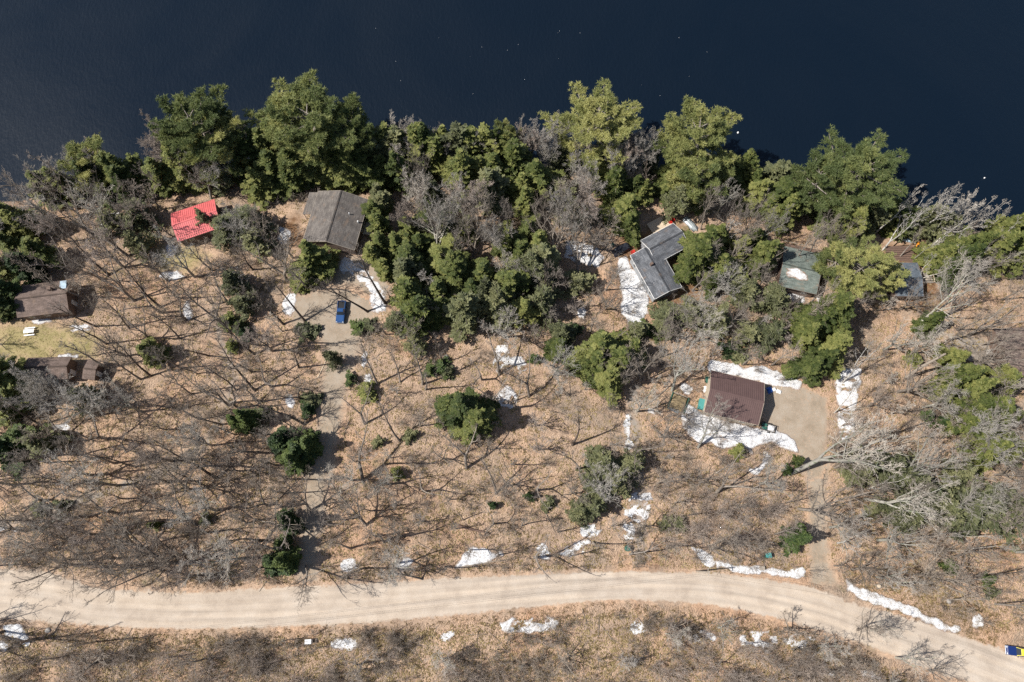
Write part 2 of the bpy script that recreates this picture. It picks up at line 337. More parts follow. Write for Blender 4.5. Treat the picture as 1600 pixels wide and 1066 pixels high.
class MB:
    def __init__(s): s.v = []; s.f = []
    def quad_prism(s, pts, z0, z1):
        """vertical prism over polygon pts (ccw, 2D); z may be scalars"""
        n = len(pts); b = len(s.v)
        s.v += [(p[0], p[1], z0) for p in pts]+[(p[0], p[1], z1) for p in pts]
        s.f.append(tuple(b+i for i in range(n))[::-1]); s.f.append(tuple(b+n+i for i in range(n)))
        for i in range(n): j = (i+1) % n; s.f.append((b+i, b+j, b+n+j, b+n+i))
        return s
    def box(s, c, d, rz=0.0, bev=0.0, tilt=0.0):
        cx, cy, cz = c; hx, hy, h2 = d[0]/2, d[1]/2, d[2]/2
        def add(vs, fs):
            b = len(s.v)
            for x, y, z in vs:
                if tilt: y, z = y*cos(tilt)-z*sin(tilt), y*sin(tilt)+z*cos(tilt)
                s.v.append((cx+x*cos(rz)-y*sin(rz), cy+x*sin(rz)+y*cos(rz), cz+z))
            s.f.extend(tuple(b+i for i in f) for f in fs)
        if bev <= 0:
            add([(a*hx, b_*hy, c_*h2) for c_ in (-1, 1) for a, b_ in ((-1,-1),(1,-1),(1,1),(-1,1))],
                [(3,2,1,0),(4,5,6,7),(0,1,5,4),(1,2,6,5),(2,3,7,6),(3,0,4,7)])
        else:
            e = bev; rings = []
            for z, k in ((-h2, e), (-h2+e, 0), (h2-e, 0), (h2, e)):
                rings.append([(x, y, z) for x, y in ((-hx+k,-hy+k+e*.5),(-hx+k+e*.5,-hy+k),(hx-k-e*.5,-hy+k),(hx-k,-hy+k+e*.5),(hx-k,hy-k-e*.5),(hx-k-e*.5,hy-k),(-hx+k+e*.5,hy-k),(-hx+k,hy-k-e*.5))])
            vs = [p for r in rings for p in r]; fs = [tuple(range(8))[::-1], tuple(range(24, 32))]
            for r in range(3):
                for i in range(8): j = (i+1) % 8; fs.append((r*8+i, r*8+j, r*8+8+j, r*8+8+i))
            add(vs, fs)
        return s
    def cyl(s, a, b, r0, r1=None, n=8, caps=True):
        r1 = r0 if r1 is None else r1; a = Vector(a); b = Vector(b); d = (b-a).normalized()
        u = d.orthogonal().normalized(); w_ = d.cross(u); k = len(s.v)
        for c, r in ((a, r0), (b, r1)):
            for i in range(n):
                t = 2*pi*i/n; s.v.append(tuple(c+u*(r*cos(t))+w_*(r*sin(t))))
        for i in range(n): j = (i+1) % n; s.f.append((k+i, k+j, k+n+j, k+n+i))
        if caps: s.f.append(tuple(k+i for i in range(n))[::-1]); s.f.append(tuple(k+n+i for i in range(n)))
        return s
    def loft(s, rings, closed=True, caps=True):
        n = len(rings[0]); k = len(s.v)
        for r in rings: s.v += [tuple(p) for p in r]
        for a in range(len(rings)-1):
            for i in range(n if closed else n-1):
                j = (i+1) % n; s.f.append((k+a*n+i, k+a*n+j, k+(a+1)*n+j, k+(a+1)*n+i))
        if caps and closed:
            s.f.append(tuple(k+i for i in range(n))[::-1]); s.f.append(tuple(k+(len(rings)-1)*n+i for i in range(n)))
        return s
    def build(s, name, mat, parent=None, smooth=False, loc=None):
        return obj(name, mesh_np(name, s.v, s.f, mat, None, smooth), parent, loc)

# ------------------------------------------------------------------ polygon sdf and ground sheets
def sdf_poly(P, poly):
    poly = np.asarray(poly, float); d = np.full(len(P), 1e9); inside = np.zeros(len(P), bool)
    n = len(poly)
    for i in range(n):
        a = poly[i]; b = poly[(i+1) % n]; e = b-a; wv = P-a
        t = np.clip((wv@e)/(e@e+1e-9), 0, 1); q = wv-t[:, None]*e; d = np.minimum(d, (q**2).sum(1))
        c = ((a[1] <= P[:,1]) & (b[1] > P[:,1])) | ((b[1] <= P[:,1]) & (a[1] > P[:,1]))
        xin = a[0]+(P[:,1]-a[1])/(e[1] if abs(e[1]) > 1e-9 else 1e-9)*e[0]
        inside ^= c & (P[:,0] < xin)
    d = np.sqrt(d); return np.where(inside, d, -d)
EXCL = []     # world polygons trees must not stand in
def sheet(name, poly_px, mat, cell=.5, lift=.03, edge_w=1.6, fray=.8, thick=None, broken=0., seed=0, base=None, local=False, nscale=2.2, exclude=True):
    P = np.array([(at(*p, base)[:2] if base is not None else gp(*p)[:2]) for p in poly_px])
    if exclude: EXCL.append(P)
    lo = P.min(0)-edge_w-fray-.5; hi = P.max(0)+edge_w+fray+.5
    nx = max(3, int((hi[0]-lo[0])/cell)); ny = max(3, int((hi[1]-lo[1])/cell))
    X, Y = np.meshgrid(np.linspace(lo[0], hi[0], nx), np.linspace(lo[1], hi[1], ny)); Q = np.c_[X.ravel(), Y.ravel()]
    d = sdf_poly(Q, P)+fbm(Q[:,0]/nscale, Q[:,1]/nscale, 31+seed, 4)*fray
    if thick is not None: d = d+.4
    if broken: d = np.minimum(d, (fbm(Q[:,0]/1.5, Q[:,1]/1.0, 57+seed, 5)+.45-broken)*1.6)
    hb = height(Q[:,0], Q[:,1]) if base is None else np.full(len(Q), base)
    if thick is None:
        z = hb+lift; keep = d > -edge_w; edge = np.clip((d+edge_w)/(2*edge_w), 0, 1)
    else:
        z = hb+np.where(d > 0, thick*(1-np.exp(-d/.45))*(1+.5*fbm(Q[:,0]/.9, Q[:,1]/.9, 77+seed, 3)), d*.4)+lift; keep = d > -cell*1.05
        edge = np.clip(d/.55, 0, 1)
    idx = np.arange(nx*ny).reshape(ny, nx); a = idx[:-1,:-1].ravel(); b = idx[:-1,1:].ravel(); c = idx[1:,1:].ravel(); e = idx[1:,:-1].ravel()
    F = np.c_[a, b, c, e]; kf = keep[F].all(1) if thick is None else (keep[F].all(1) & (d[F] > 0).any(1)); F = F[kf]
    if len(F) == 0: return None
    used = np.unique(F); mp = np.full(nx*ny, -1); mp[used] = np.arange(len(used)); F = mp[F]
    V = np.c_[Q, z][used]; org = np.array([P[:,0].mean(), P[:,1].mean(), 0.0]) if local else np.zeros(3)
    me = mesh_np(name, V-org, F, mat, dict(edge=edge[used]), True)
    return obj(name, me, None, org)

# ================================================================== SETTING
def axis(lo, hi, step, far, grow=1.25):
    c = list(np.arange(lo, hi+step, step)); s = step; x = c[-1]
    while x < far: s *= grow; x += s; c.append(x)
    s = step; x = c[0]; pre = []
    while x > -far: s *= grow; x -= s; pre.append(x)
    return np.array(pre[::-1]+c)
gx = axis(-150, 150, 1.0, 1800); gy = axis(-32, 120, 1.0, 1800)
X, Y = np.meshgrid(gx, gy); Z = height(X, Y)
idx = np.arange(X.size).reshape(X.shape)
F = np.c_[idx[:-1,:-1].ravel(), idx[:-1,1:].ravel(), idx[1:,1:].ravel(), idx[1:,:-1].ravel()]
g_ = obj('ground', mesh_np('ground', np.c_[X.ravel(), Y.ravel(), Z.ravel()], F, M['ground'], None, True)); g_['kind'] = 'structure'
W = 1900.0
wy0 = float(SY.min())-25
wa = MB(); wa.v = [(-W, wy0, WATER_Z), (W, wy0, WATER_Z), (W, W, WATER_Z), (-W, W, WATER_Z)]; wa.f = [(0,1,2,3)]
lake = wa.build('lake_water', M['water']); lake['kind'] = 'structure'

# road as a strip with its own along coordinate
xs = np.concatenate([np.linspace(-900, -150, 20)[:-1], np.arange(-150, 150, .6), np.linspace(150, 900, 20)])
yt = np.interp(xs, RTX[:,0], RTX[:,1]); yb = np.interp(xs, RBX[:,0], RBX[:,1])
ker = np.ones(9)/9; yt = np.convolve(np.pad(yt, 4, 'edge'), ker, 'valid'); yb = np.convolve(np.pad(yb, 4, 'edge'), ker, 'valid')
NS = 29; rv = []; ra = []; re_ = []
alen = np.concatenate([[0], np.cumsum(np.hypot(np.diff(xs), np.diff((yt+yb)/2)))])
for k in range(NS):
    t = -0.18+1.36*k/(NS-1); yy = yb+(yt-yb)*t+fbm(xs/3., xs*0+k*.0, 91, 3)*.25
    crown = .12*(1-(2*t-1)**2) if 0 < t < 1 else 0
    rv.append(np.c_[xs, yy, height(xs, yy)+.035+crown]); ra.append(np.c_[alen, yy-(yt+yb)/2, alen*0])
    re_.append(np.full(len(xs), np.clip((min(t, 1-t)+.18)/.36, 0, 1)))
rv = np.array(rv); idx = np.arange(NS*len(xs)).reshape(NS, len(xs))
F = np.c_[idx[:-1,:-1].ravel(), idx[:-1,1:].ravel(), idx[1:,1:].ravel(), idx[1:,:-1].ravel()]
ro = obj('road', mesh_np('road', rv.reshape(-1, 3), F, M['road'], dict(edge=np.concatenate(re_), along=np.concatenate(ra)), True)); ro['kind'] = 'structure'
ROADP = np.concatenate([RTX, RBX[::-1]])
def strip_px(pts):  # centre line with half width in px -> polygon
    L_, R_ = [], []
    for i, (x, y, wd) in enumerate(pts):
        x0, y0, _ = pts[max(0, i-1)]; x1, y1, _ = pts[min(len(pts)-1, i+1)]
        l = math.hypot(x1-x0, y1-y0); nx_, ny_ = -(y1-y0)/l, (x1-x0)/l
        L_.append((x+nx_*wd, y+ny_*wd)); R_.append((x-nx_*wd, y-ny_*wd))
    return L_+R_[::-1]
s = sheet('driveway', strip_px([(478,905,16),(482,860,17),(490,790,17),(502,720,18),(515,650,18),(525,590,20),(530,545,24)])[:], M['gravel'], seed=1, fray=.9, lift=.035); s['kind'] = 'structure'
s = sheet('parking_area', [(455,470),(490,455),(560,450),(600,440),(600,485),(565,510),(560,560),(510,560),(498,520),(455,505)], M['gravel'], seed=2, lift=.045); s['kind'] = 'structure'
s = sheet('house_path', [(500,400),(580,400),(605,440),(600,480),(560,450),(520,440)], M['gravel'], seed=12, lift=.05); s['kind'] = 'structure'
s = sheet('driveway', strip_px([(1287,915,22),(1280,880,15),(1278,820,13),(1276,760,14),(1274,720,24)]), M['gravel'], seed=3, lift=.035, fray=.4, edge_w=1.1); s['kind'] = 'structure'
s = sheet('gravel_yard', [(1193,602),(1240,600),(1292,622),(1290,690),(1285,745),(1262,748),(1245,700),(1200,668),(1190,640)], M['gravel'], seed=4, lift=.045, fray=.3, edge_w=.8); s['kind'] = 'structure'
s = sheet('trail', strip_px([(330,470,7),(345,530,9),(365,590,9),(350,650,10),(320,698,12),(250,740,12),(150,775,11),(50,808,10),(-40,830,10)]), M['trail'], seed=5, exclude=False); s['kind'] = 'structure'
s = sheet('trail', strip_px([(1000,885,12),(1000,800,14),(995,720,12),(990,660,10),(985,600,8)]), M['trail'], seed=6, exclude=False); s['kind'] = 'structure'
s = sheet('lawn', [(-20,505),(60,500),(120,510),(160,530),(150,560),(60,572),(-20,560)], M['lawn'], seed=7, edge_w=2.5); s['kind'] = 'structure'
s = sheet('lawn', [(240,385),(300,380),(330,400),(300,425),(245,425)], M['lawn'], seed=8, edge_w=2.5); s['kind'] = 'structure'
s = sheet('lawn', [(420,350),(470,330),(475,385),(430,395)], M['soil'], seed=9, edge_w=2.); s['kind'] = 'structure'; s.name = 'bare_soil'
s = sheet('clearing', [(1440,540),(1500,520),(1570,530),(1590,560),(1540,585),(1460,580)], M['trail'], seed=10, exclude=False); s['kind'] = 'structure'
s = sheet('bare_soil', [(960,360),(1060,340),(1110,400),(1100,480),(1050,500),(960,430)], M['soil'], seed=13, exclude=False, edge_w=3.); s['kind'] = 'structure'
s = sheet('bare_soil', [(1370,380),(1460,370),(1480,470),(1440,500),(1380,460)], M['soil'], seed=14, exclude=False, edge_w=3.); s['kind'] = 'structure'
ROOFS = []   # pixel polygons of roofs, kept clear of trunks

# ================================================================== BUILDINGS
def rect(pts_px, z):
    """four roof corners TL, TR, BR, BL in the photograph -> centre, angle of the long axis (TL->TR), length, width"""
    p = [at(x, y, z)[:2] for x, y in pts_px]
    a = ((p[1]-p[0])+(p[2]-p[3]))/2; b = ((p[0]-p[3])+(p[1]-p[2]))/2
    return sum(p)/4, math.atan2(a[1], a[0]), np.linalg.norm(a), np.linalg.norm(b)
def slope_mesh(name, mat, parent, x0, x1, y0, z0, y1, z1, th=.14, ribs=0, spread=.0):
    """one roof slope from eave (y0,z0) to ridge (y1,z1) with thickness and optional standing ribs"""
    n = np.array([0, -(z1-z0), (y1-y0)]); n = n/np.linalg.norm(n)
    if n[2] < 0: n = -n
    V = []; A = []; Ls = math.hypot(y1-y0, z1-z0)
    for dz in (0, th):
        for (x, y, z, s_) in ((x0, y0, z0, 0), (x1, y0, z0, 0), (x1, y1, z1, Ls), (x0, y1, z1, Ls)):
            V.append((x, y+n[1]*dz, z+n[2]*dz)); A.append((x, s_, 0))
    F = [(3,2,1,0),(4,5,6,7),(0,1,5,4),(1,2,6,5),(2,3,7,6),(3,0,4,7)]
    if ribs:
        k = int((x1-x0)/ribs)
        for i in range(1, k):
            x = x0+(x1-x0)*i/k; b = len(V)
            for dz in (th*.9, th+.06):
                for (xx, y, z) in ((x-.03, y0, z0), (x+.03, y0, z0), (x+.03, y1, z1), (x-.03, y1, z1)):
                    V.append((xx, y+n[1]*dz, z+n[2]*dz)); A.append((xx, 0, 0))
            F += [tuple(b+j for j in f) for f in [(4,5,6,7),(0,1,5,4),(1,2,6,5),(2,3,7,6),(3,0,4,7)]]
    return obj(name, mesh_np(name, V, F, mat, dict(along=np.array(A))), parent)
def gable(t, L_, W_, ze, zr, roofmat, wallmat, over=.35, ribs=0, ridge=0.0, trim='siding_white', wins=3, ends=True, z0=-.5, x_off=0, y_off=0, door=True, flat=False):
    """gable roof building along local x; children of t"""
    hx, hy = L_/2, W_/2; wx, wy = hx-over, hy-over; yr = ridge*hy
    slope_mesh('roof', M[roofmat], t, x_off-hx, x_off+hx, y_off-hy, ze, y_off+yr-.004, zr, ribs=ribs)
    slope_mesh('roof', M[roofmat], t, x_off-hx, x_off+hx, y_off+hy, ze, y_off+yr+.004, zr, ribs=ribs)
    MB().box((x_off, y_off+yr, zr+.17), (L_+.02, .34, .05)).build('ridge_cap', M[roofmat], t)
    m = MB()
    for sx in (-1, 1):     # gable walls with pentagon outline
        x = x_off+sx*(wx-.08); b = len(m.v)
        zt = lambda y: ze+(zr-ze)*(1-abs((y-yr)/(hy-yr*(1 if y > yr else -1))))-.03
        prof = [(-wy, z0), (wy, z0), (wy, zt(wy)), (yr, zr-.03), (-wy, zt(-wy))]
        for dx in (-.08, .08): m.v += [(x+dx, y_off+y, z) for y, z in prof]
        m.f += [tuple(b+i for i in range(5))[::-1], tuple(b+5+i for i in range(5))]+[(b+i, b+(i+1) % 5, b+5+(i+1) % 5, b+5+i) for i in range(5)]
    for sy in (-1, 1):
        m.box((x_off, y_off+sy*(wy-.08), (z0+ze)/2), (2*wx-.33, .16, ze-z0))
    m.build('wall', M[wallmat], t)
    for sy in (-1, 1): MB().box((x_off, y_off+sy*(hy+.03), ze+.06), (L_, .06, .2)).build('gutter', M[trim], t)
    for sx in (-1, 1):      # barge boards along the gable ends
        f = MB()
        for y0_, sgn in ((-hy, -1), (hy, 1)):
            x = x_off+sx*(hx+.03)
            f.loft([[(x-.03, y_off+y0_, ze-.06), (x+.03, y_off+y0_, ze-.06), (x+.03, y_off+y0_, ze+.16), (x-.03, y_off+y0_, ze+.16)],
                    [(x-.03, y_off+yr, zr-.06), (x+.03, y_off+yr, zr-.06), (x+.03, y_off+yr, zr+.16), (x-.03, y_off+yr, zr+.16)]])
        f.build('barge_board', M[trim], t)
    for i in range(wins):
        for sy in (-1, 1):
            x = x_off-wx+2*wx*(i+.5)/wins
            f = MB().box((x, y_off+sy*(wy+.02), ze*.58), (1.1, .06, 1.0)).build('window', M['siding_white'], t)
            MB().box((x, y_off+sy*(wy+.06), ze*.58), (.9, .03, .8)).build('pane', M['glass'], t if flat else f)
    if door:
        MB().box((x_off+wx+.03, y_off-.25*wy, 1.0), (.06, 1.0, 2.1)).build('door', M['siding_white'], t)
def house(name, label, cat, pts, ze, zr, **k):
    c, a, L_, W_ = rect(pts, ze); z = hz(c[0], c[1])
    t = thing(name, label, cat, (c[0], c[1], z), a)
    ROOFS.append(np.array([at(x, y, ze)[:2] for x, y in pts]))
    gable(t, L_, W_, ze, zr, **k)
    return t, L_, W_
# 1 brown metal garage
gar, gl, gw = house('garage', 'garage with ribbed dark brown metal roof beside the gravel yard', 'garage',
    [(1110.5,579.5),(1193,599),(1185,665.5),(1100,644.5)], 3.3, 4.9, trim='siding_tan', roofmat='metal_brown', wallmat='siding_tan', ribs=.42, over=.3, wins=2, door=False)
for y in (-2.2, 1.6):
    d = MB().box((gl/2-.27+.04, y, 1.2), (.08, 3.0, 2.5)).build('garage_door', M['siding_white'], gar)
    for k in range(3): MB().box((gl/2-.27+.09, y, .6+k*.6), (.02, 2.9, .05)).build('door_rail', M['siding_grey'], d)
# 2 L-shaped grey house
hs, hl, hw = house('house', 'L-shaped house with speckled grey shingle roof and white eave trim', 'house',
    [(1022,467),(985,400),(1026,382),(1066,450)], 3.1, 4.3, roofmat='shingle_grey', wallmat='siding_grey', wins=3, over=.3)
c2, a2, l2, w2 = rect([(1006,374),(1053,349),(1075,386),(1034,408)], 3.1)
v = np.array(hs.location)[:2]
wing = bpy.data.objects.new('wing', None); COL.objects.link(wing); wing.parent = hs
ca, sa = cos(-hs.rotation_euler[2]), sin(-hs.rotation_euler[2]); dv = c2-v
wing.location = (dv[0]*ca-dv[1]*sa, dv[0]*sa+dv[1]*ca, .12); wing.rotation_euler = (0, 0, a2-hs.rotation_euler[2])
gable(wing, l2+1.2, w2, 3.1, 4.5, 'shingle_grey', 'siding_grey', wins=3, over=.3, x_off=-.6, flat=True)
ROOFS.append(np.array([at(x, y, 3)[:2] for x, y in [(1006,374),(1053,349),(1075,386),(1034,408)]]))
MB().box((1.5, .6, 4.6), (.55, .55, 1.2)).build('chimney', M['siding_dark'], hs)
# 3 taupe gable house with decks
h3, l3, w3 = house('house', 'gabled house with taupe shingle roof, side porch and railed deck', 'house',
    [(473.5,378),(498,297),(576,315.5),(554,391)], 3.4, 5.6, roofmat='shingle_taupe', wallmat='siding_dark', wins=3, over=.35, trim='wood')
def deck_mesh(par, cx, cy, lx, ly, z, mat='wood', rail=True, boards=True, railmat='wood_pale'):
    nb = max(4, int(ly/.3))
    for k in range(nb): MB().box((cx, cy-ly/2+(k+.5)*ly/nb, z), (lx, ly/nb*.9, .06)).build('board', M[mat], par)
    for sx in (-1, 1):
        for sy in (-1, 1): MB().box((cx+sx*(lx/2-.1), cy+sy*(ly/2-.1), (z-1)/2-.03), (.14, .14, z+1-.06)).build('post', M[mat], par)
    if rail:
        m = MB()
        m.box((cx, cy+ly/2, z+.98), (lx, .12, .06)); m.box((cx+lx/2, cy-.05, z+.98), (.12, ly-.22, .06))
        for k in range(int(lx/.9)+1): m.box((cx-lx/2+k*lx/int(lx/.9+.001), cy+ly/2, z+.5), (.08, .08, .88))
        for k in range(int(ly/.9)): m.box((cx+lx/2, cy-ly/2+k*ly/int(ly/.9+.001)+.05, z+.5), (.08, .08, .88))
        m.build('railing', M[railmat], par)
def deck_thing(label, px, rz, lx, ly, z, **k):
    p = gp(*px); t = thing('deck', label, 'deck', p, rz); deck_mesh(t, 0, 0, lx, ly, z, **k); return t
a3 = h3.rotation_euler[2]
dk = bpy.data.objects.new('deck', None); COL.objects.link(dk); dk.parent = h3; dk.location = (0, 0, 0)
deck_mesh(dk, l3/2-3.0, -w3/2-1.7, 9.4, 3.4, 1.0, mat='wood_pale')
pr = slope_mesh('porch_roof', M['shingle_taupe'], h3, .5, l3/2-.2, w3/2+2.3, 2.5, w3/2+.1, 3.25)
for x in (.7, l3/2-.4): MB().box((x, w3/2+2.1, 1.0), (.14, .14, 2.9)).build('porch_post', M['wood'], h3)
MB().cyl((1.5, -w3/4, 4.4), (1.5, -w3/4, 5.3), .12, .12, 10).build('vent_pipe', M['white_pl'], h3)
MB().cyl((.2, -w3/2+.8, 3.8), (.2, -w3/2+.8, 4.6), .16, .16, 10).build('vent_pipe', M['white_pl'], h3)
# 4 red cottage
h4, l4, w4 = house('cottage', 'small cottage with bright red metal roof among shoreline trees', 'cottage',
    [(268,334),(338,311),(345,356),(277,379)], 3.0, 4.2, roofmat='metal_red', wallmat='siding_dark', ribs=.45, wins=2, over=.3, trim='siding_dark')
m = MB()
for r in range(3):
    for i in range(12):
        x = -l4/2+.6+i*.55+(r % 2)*.2; k = .12+.13*r
        y = -w4/2+k*w4/2; z = 3.0+(4.2-3.0)*k
        m.box((x, y-.03, z+.2), (.12, .14, .13))
m.build('snow_guards', M['siding_dark'], h4)['kind'] = 'stuff'
# 5, 6 left houses
h5, l5, w5 = house('house', 'long brown shingled house with pale blue skylight beside the lawn', 'house',
    [(33,447),(112,438),(107,487),(27,497)], 3.2, 4.6, roofmat='shingle_brown', wallmat='siding_dark', wins=3, trim='siding_dark')
MB().box((l5/2-1.1, w5/4+.5, 4.15), (1.5, 1.9, .25), 0, .05).build('skylight', M['pale_blue'], h5)
MB().box((l5/2-3.6, w5/4-.4, 4.6), (.8, .7, 1.4)).build('chimney', M['siding_dark'], h5)
h6, l6, w6 = house('garage', 'plain brown roofed garage below the lawn on the far left', 'garage',
    [(46,560),(114,558),(104,592),(36,594)], 2.8, 3.9, roofmat='shingle_brown', wallmat='siding_dark', wins=2, trim='siding_dark')
h6b, _, _ = house('shed', 'small dark shed just right of the brown garage below the lawn', 'shed',
    [(134,563),(152,565),(153,594),(133,592)], 2.4, 3.0, roofmat='shingle_brown', wallmat='siding_dark', wins=1, trim='siding_dark')
# 7 green roof house, 8 blue grey house, 9 house at the right border
h7, l7, w7 = house('cottage', 'cottage with mossy green-grey roof and a snow slab on it', 'cottage',
    [(1222,384),(1281,397),(1279,461),(1219,447)], 3.0, 4.0, roofmat='shingle_green', wallmat='siding_dark', wins=2, trim='siding_dark')
MB().cyl((2.6, .6, 3.7), (2.6, .6, 4.7), .16, .16, 10).build('vent_pipe', M['white_pl'], h7)
m = MB(); m.box((0, w7/2+1.2, .7), (l7*.9, 2.0, .1)).build('deck', M['wood_brown'], h7)
m = MB(); m.box((0, w7/2+2.2, 1.7), (l7*.9, .1, .07))
for k in range(9): m.box((-l7*.45+k*l7*.9/8, w7/2+2.2, 1.2), (.08, .08, .93))
m.build('railing', M['wood'], h7)
h8, l8, w8 = house('cottage', 'cottage with blue-grey shingle roof under the leaning birches', 'cottage',
    [(1390,410),(1434,412),(1442,463),(1398,464)], 3.0, 3.8, roofmat='shingle_blue', wallmat='siding_dark', wins=2, trim='siding_dark')
MB().cyl((-.2, 1.2, 3.5), (-.2, 1.2, 4.5), .15, .15, 10).build('vent_pipe', M['white_pl'], h8)
h9, _, _ = house('house', 'dark brown roofed house cut by the edge behind bare trees', 'house',
    [(1566,522),(1640,505),(1640,590),(1560,580)], 3.0, 4.6, roofmat='shingle_brown', wallmat='siding_dark', wins=2, trim='siding_dark')

# roof snow slab: follows the lower slope of the green roof, a thing of its own
def roof_z(h, W_, ze, zr, y): return ze+(zr-ze)*(1-abs(y)/(W_/2))+.15
n = 26; vs = []; ed = []
for j in range(n):
    for i in range(n):
        u, v_ = i/(n-1)*2-1, j/(n-1)*2-1; r = math.hypot(u, v_*1.0)
        d = .80-r+.55*float(fbm(u*1.6+3, v_*1.6, 8, 4)); x = u*2.9-1.0; y = -w7*.17+v_*1.45
        vs.append((x, y, roof_z(h7, w7, 3., 4., y)+(.22*(1-math.exp(-max(d, 0)*4)) if d > 0 else -.02))); ed.append(d)
F = [(j*n+i, j*n+i+1, (j+1)*n+i+1, (j+1)*n+i) for j in range(n-1) for i in range(n-1) if max(ed[j*n+i], ed[(j+1)*n+i+1]) > 0]
o = obj('snow_slab', mesh_np('snow_slab', vs, F, M['snow'], dict(edge=np.clip(np.array(ed)*3, 0, 1)), True)); o.location = h7.location; o.rotation_euler = h7.rotation_euler
tag(o, 'melting slab of snow lying on the green-grey cottage roof', 'snow')

# ================================================================== SNOW PATCHES
SNOW = []
def snow(label, poly, thick=.28, broken=0., fray=.75, cell=.22):
    thick *= .6; broken += .0
    o = sheet('snow_patch', poly, M['snow'], cell=cell, thick=thick, broken=broken, fray=fray, seed=len(SNOW)*3, local=True, lift=.02, edge_w=.3, nscale=1.5, exclude=False)
    if o is None: return
    tag(o, label, 'snow', 'melting snow patches'); SNOW.append(o)
def blob(cx, cy, rx, ry, rot=0, n=10, seed=0):
    r_ = random.Random(seed+cx); out = []
    for i in range(n):
        t = 2*pi*i/n; k = r_.uniform(.75, 1.15); x, y = rx*k*cos(t), ry*k*sin(t)
        out.append((cx+x*cos(rot)-y*sin(rot), cy+x*sin(rot)+y*cos(rot)))
    return out
snow('broad white snow bank wrapping the lower side of the brown metal garage', broken=-.22, thick=.6, fray=.5, poly=[(1072,630),(1085,640),(1100,648),(1140,662),(1185,672),(1210,672),(1238,688),(1246,706),(1225,700),(1205,690),(1170,700),(1150,695),(1130,700),(1112,692),(1090,690),(1068,668),(1064,650)])
snow('snow bank along the upper edge of the brown metal garage roof', [(1112,563),(1130,566),(1160,575),(1190,574),(1215,582),(1250,598),(1245,607),(1215,602),(1195,598),(1150,586),(1112,580),(1108,572)], .35)
snow('long bluish snow field left of the L-shaped grey house', [(966,402),(976,402),(985,420),(1000,440),(1012,465),(1010,490),(1000,510),(985,508),(972,490),(974,460),(968,430)], .3)
snow('shaded snow patch among bare trees left of the black tarp pile', [(885,378),(905,380),(930,385),(944,402),(935,415),(905,412),(882,400)], .2, -.1)
snow('tall ragged snow strip right of the round hemlock beside the gravel yard', [(1310,585),(1325,575),(1345,580),(1340,610),(1338,640),(1312,640),(1308,610)], .3, .08)
snow('small snow scraps just below the tall strip by the gravel yard', [(1312,645),(1330,645),(1335,675),(1326,672),(1318,690),(1312,670)], .25, .2)
snow('snow by the grey house path with trunk shadows across it', [(545,415),(560,412),(590,440),(605,470),(598,490),(582,485),(578,455),(550,430)], .25, .1)
snow('rounded snow patch at the top of the driveway near the house path', blob(541,415,10,12), .3)
snow('snow patch under bare trees on the left rim of the parking area', blob(453,476,11,17,.2), .25)
snow('bluish snow pile left of the taupe shingled house', blob(443,369,11,11), .3)
snow('snow pile below the red roofed cottage', blob(268,391,7,8), .3)
snow('flat snow patch above the bare crown below the red cottage', blob(270,432,19,6), .2)
snow('narrow snow strip beside the bushy bare crown left of the trail', blob(294,487,7,15,-.3), .2)
snow('shaded snow patch at the right end of the lawn', blob(125,514,19,7), .15, .1)
snow('thin snow line at the foot of the long brown house', [(52,502),(78,498),(80,501),(54,506)], .25)
snow('snow ridge lying along the upper eave of the brown left garage', [(92,557),(106,553),(118,557),(113,560),(96,560)], .4)
snow('fanned snow patch on the shore left of the red cottage', blob(172,342,17,9,-.4), .2, .2)
snow('pair of snow streaks among boulders in the middle woods', blob(785,555,11,22,.15), .2, .2)
snow('ragged snow patch right of the middle woods streaks', blob(806,572,17,14,.1), .2, .3)
snow('snow patch next to the twin hemlocks in the middle woods', blob(793,622,14,17), .2, .15)
snow('slim vertical snow streak on the old trail', [(978,650),(983,650),(985,700),(979,700)], .2)
snow('snow lump at the foot of the streak on the old trail', blob(985,694,5,5), .2)
snow('dirty snow sheet below the big spreading tree on the old trail', blob(998,793,20,24,.4), .15, .25)
snow('smaller dirty snow sheet where the old trail nears the road', blob(982,828,10,14,.1), .15, .25)
snow('icy snow patch left of the green barrel above the road', blob(925,828,17,9,-.2), .15, .3)
snow('icy snow patch near the road left of the dirty sheets', blob(900,858,24,8,-.3), .15, .3)
snow('forked snow patch above the middle of the road', blob(848,862,13,11,.4), .25, .12)
snow('wide snow patch beneath a fallen branch above the road', [(712,885),(725,868),(735,857),(760,858),(768,868),(782,862),(784,866),(762,878),(740,880),(718,888)], .3)
snow('hooked snow patch beside the starburst tree near the road', blob(630,881,13,5,-.3), .25)
snow('square snow patch left of the starburst tree near the road', blob(547,882,12,9), .25)
snow('snow wedge at the left start of the bank line above the road', [(1083,857),(1095,858),(1105,868),(1117,880),(1108,884),(1092,872)], .3)
snow('long thin snow line leading to the right driveway mouth', [(1118,877),(1150,885),(1190,888),(1212,892),(1240,890),(1255,888),(1258,903),(1235,900),(1200,896),(1160,894),(1122,884)], .3)
snow('long snow ribbon on the road bank right of the driveway', [(1323,905),(1332,912),(1350,925),(1375,928),(1400,942),(1430,950),(1450,965),(1480,978),(1497,984),(1490,988),(1455,975),(1420,960),(1390,948),(1350,938),(1325,922)], .35)
snow('small snow heap beyond the end of the road bank ribbon', blob(1527,973,7,9), .25)
snow('snow patch below the road left of the buried culvert', blob(540,1006,22,9,-.05), .3)
snow('large jagged snow patch below the middle of the road', [(780,975),(800,968),(820,970),(838,966),(846,974),(855,965),(872,972),(868,984),(852,986),(830,988),(805,988),(785,985)], .3, .05)
snow('short snow strip below the road left of the jagged patch', blob(698,994,12,5,-.4), .25)
snow('grey snow heap under the bare bush below the road', blob(996,980,12,10), .2, .2)
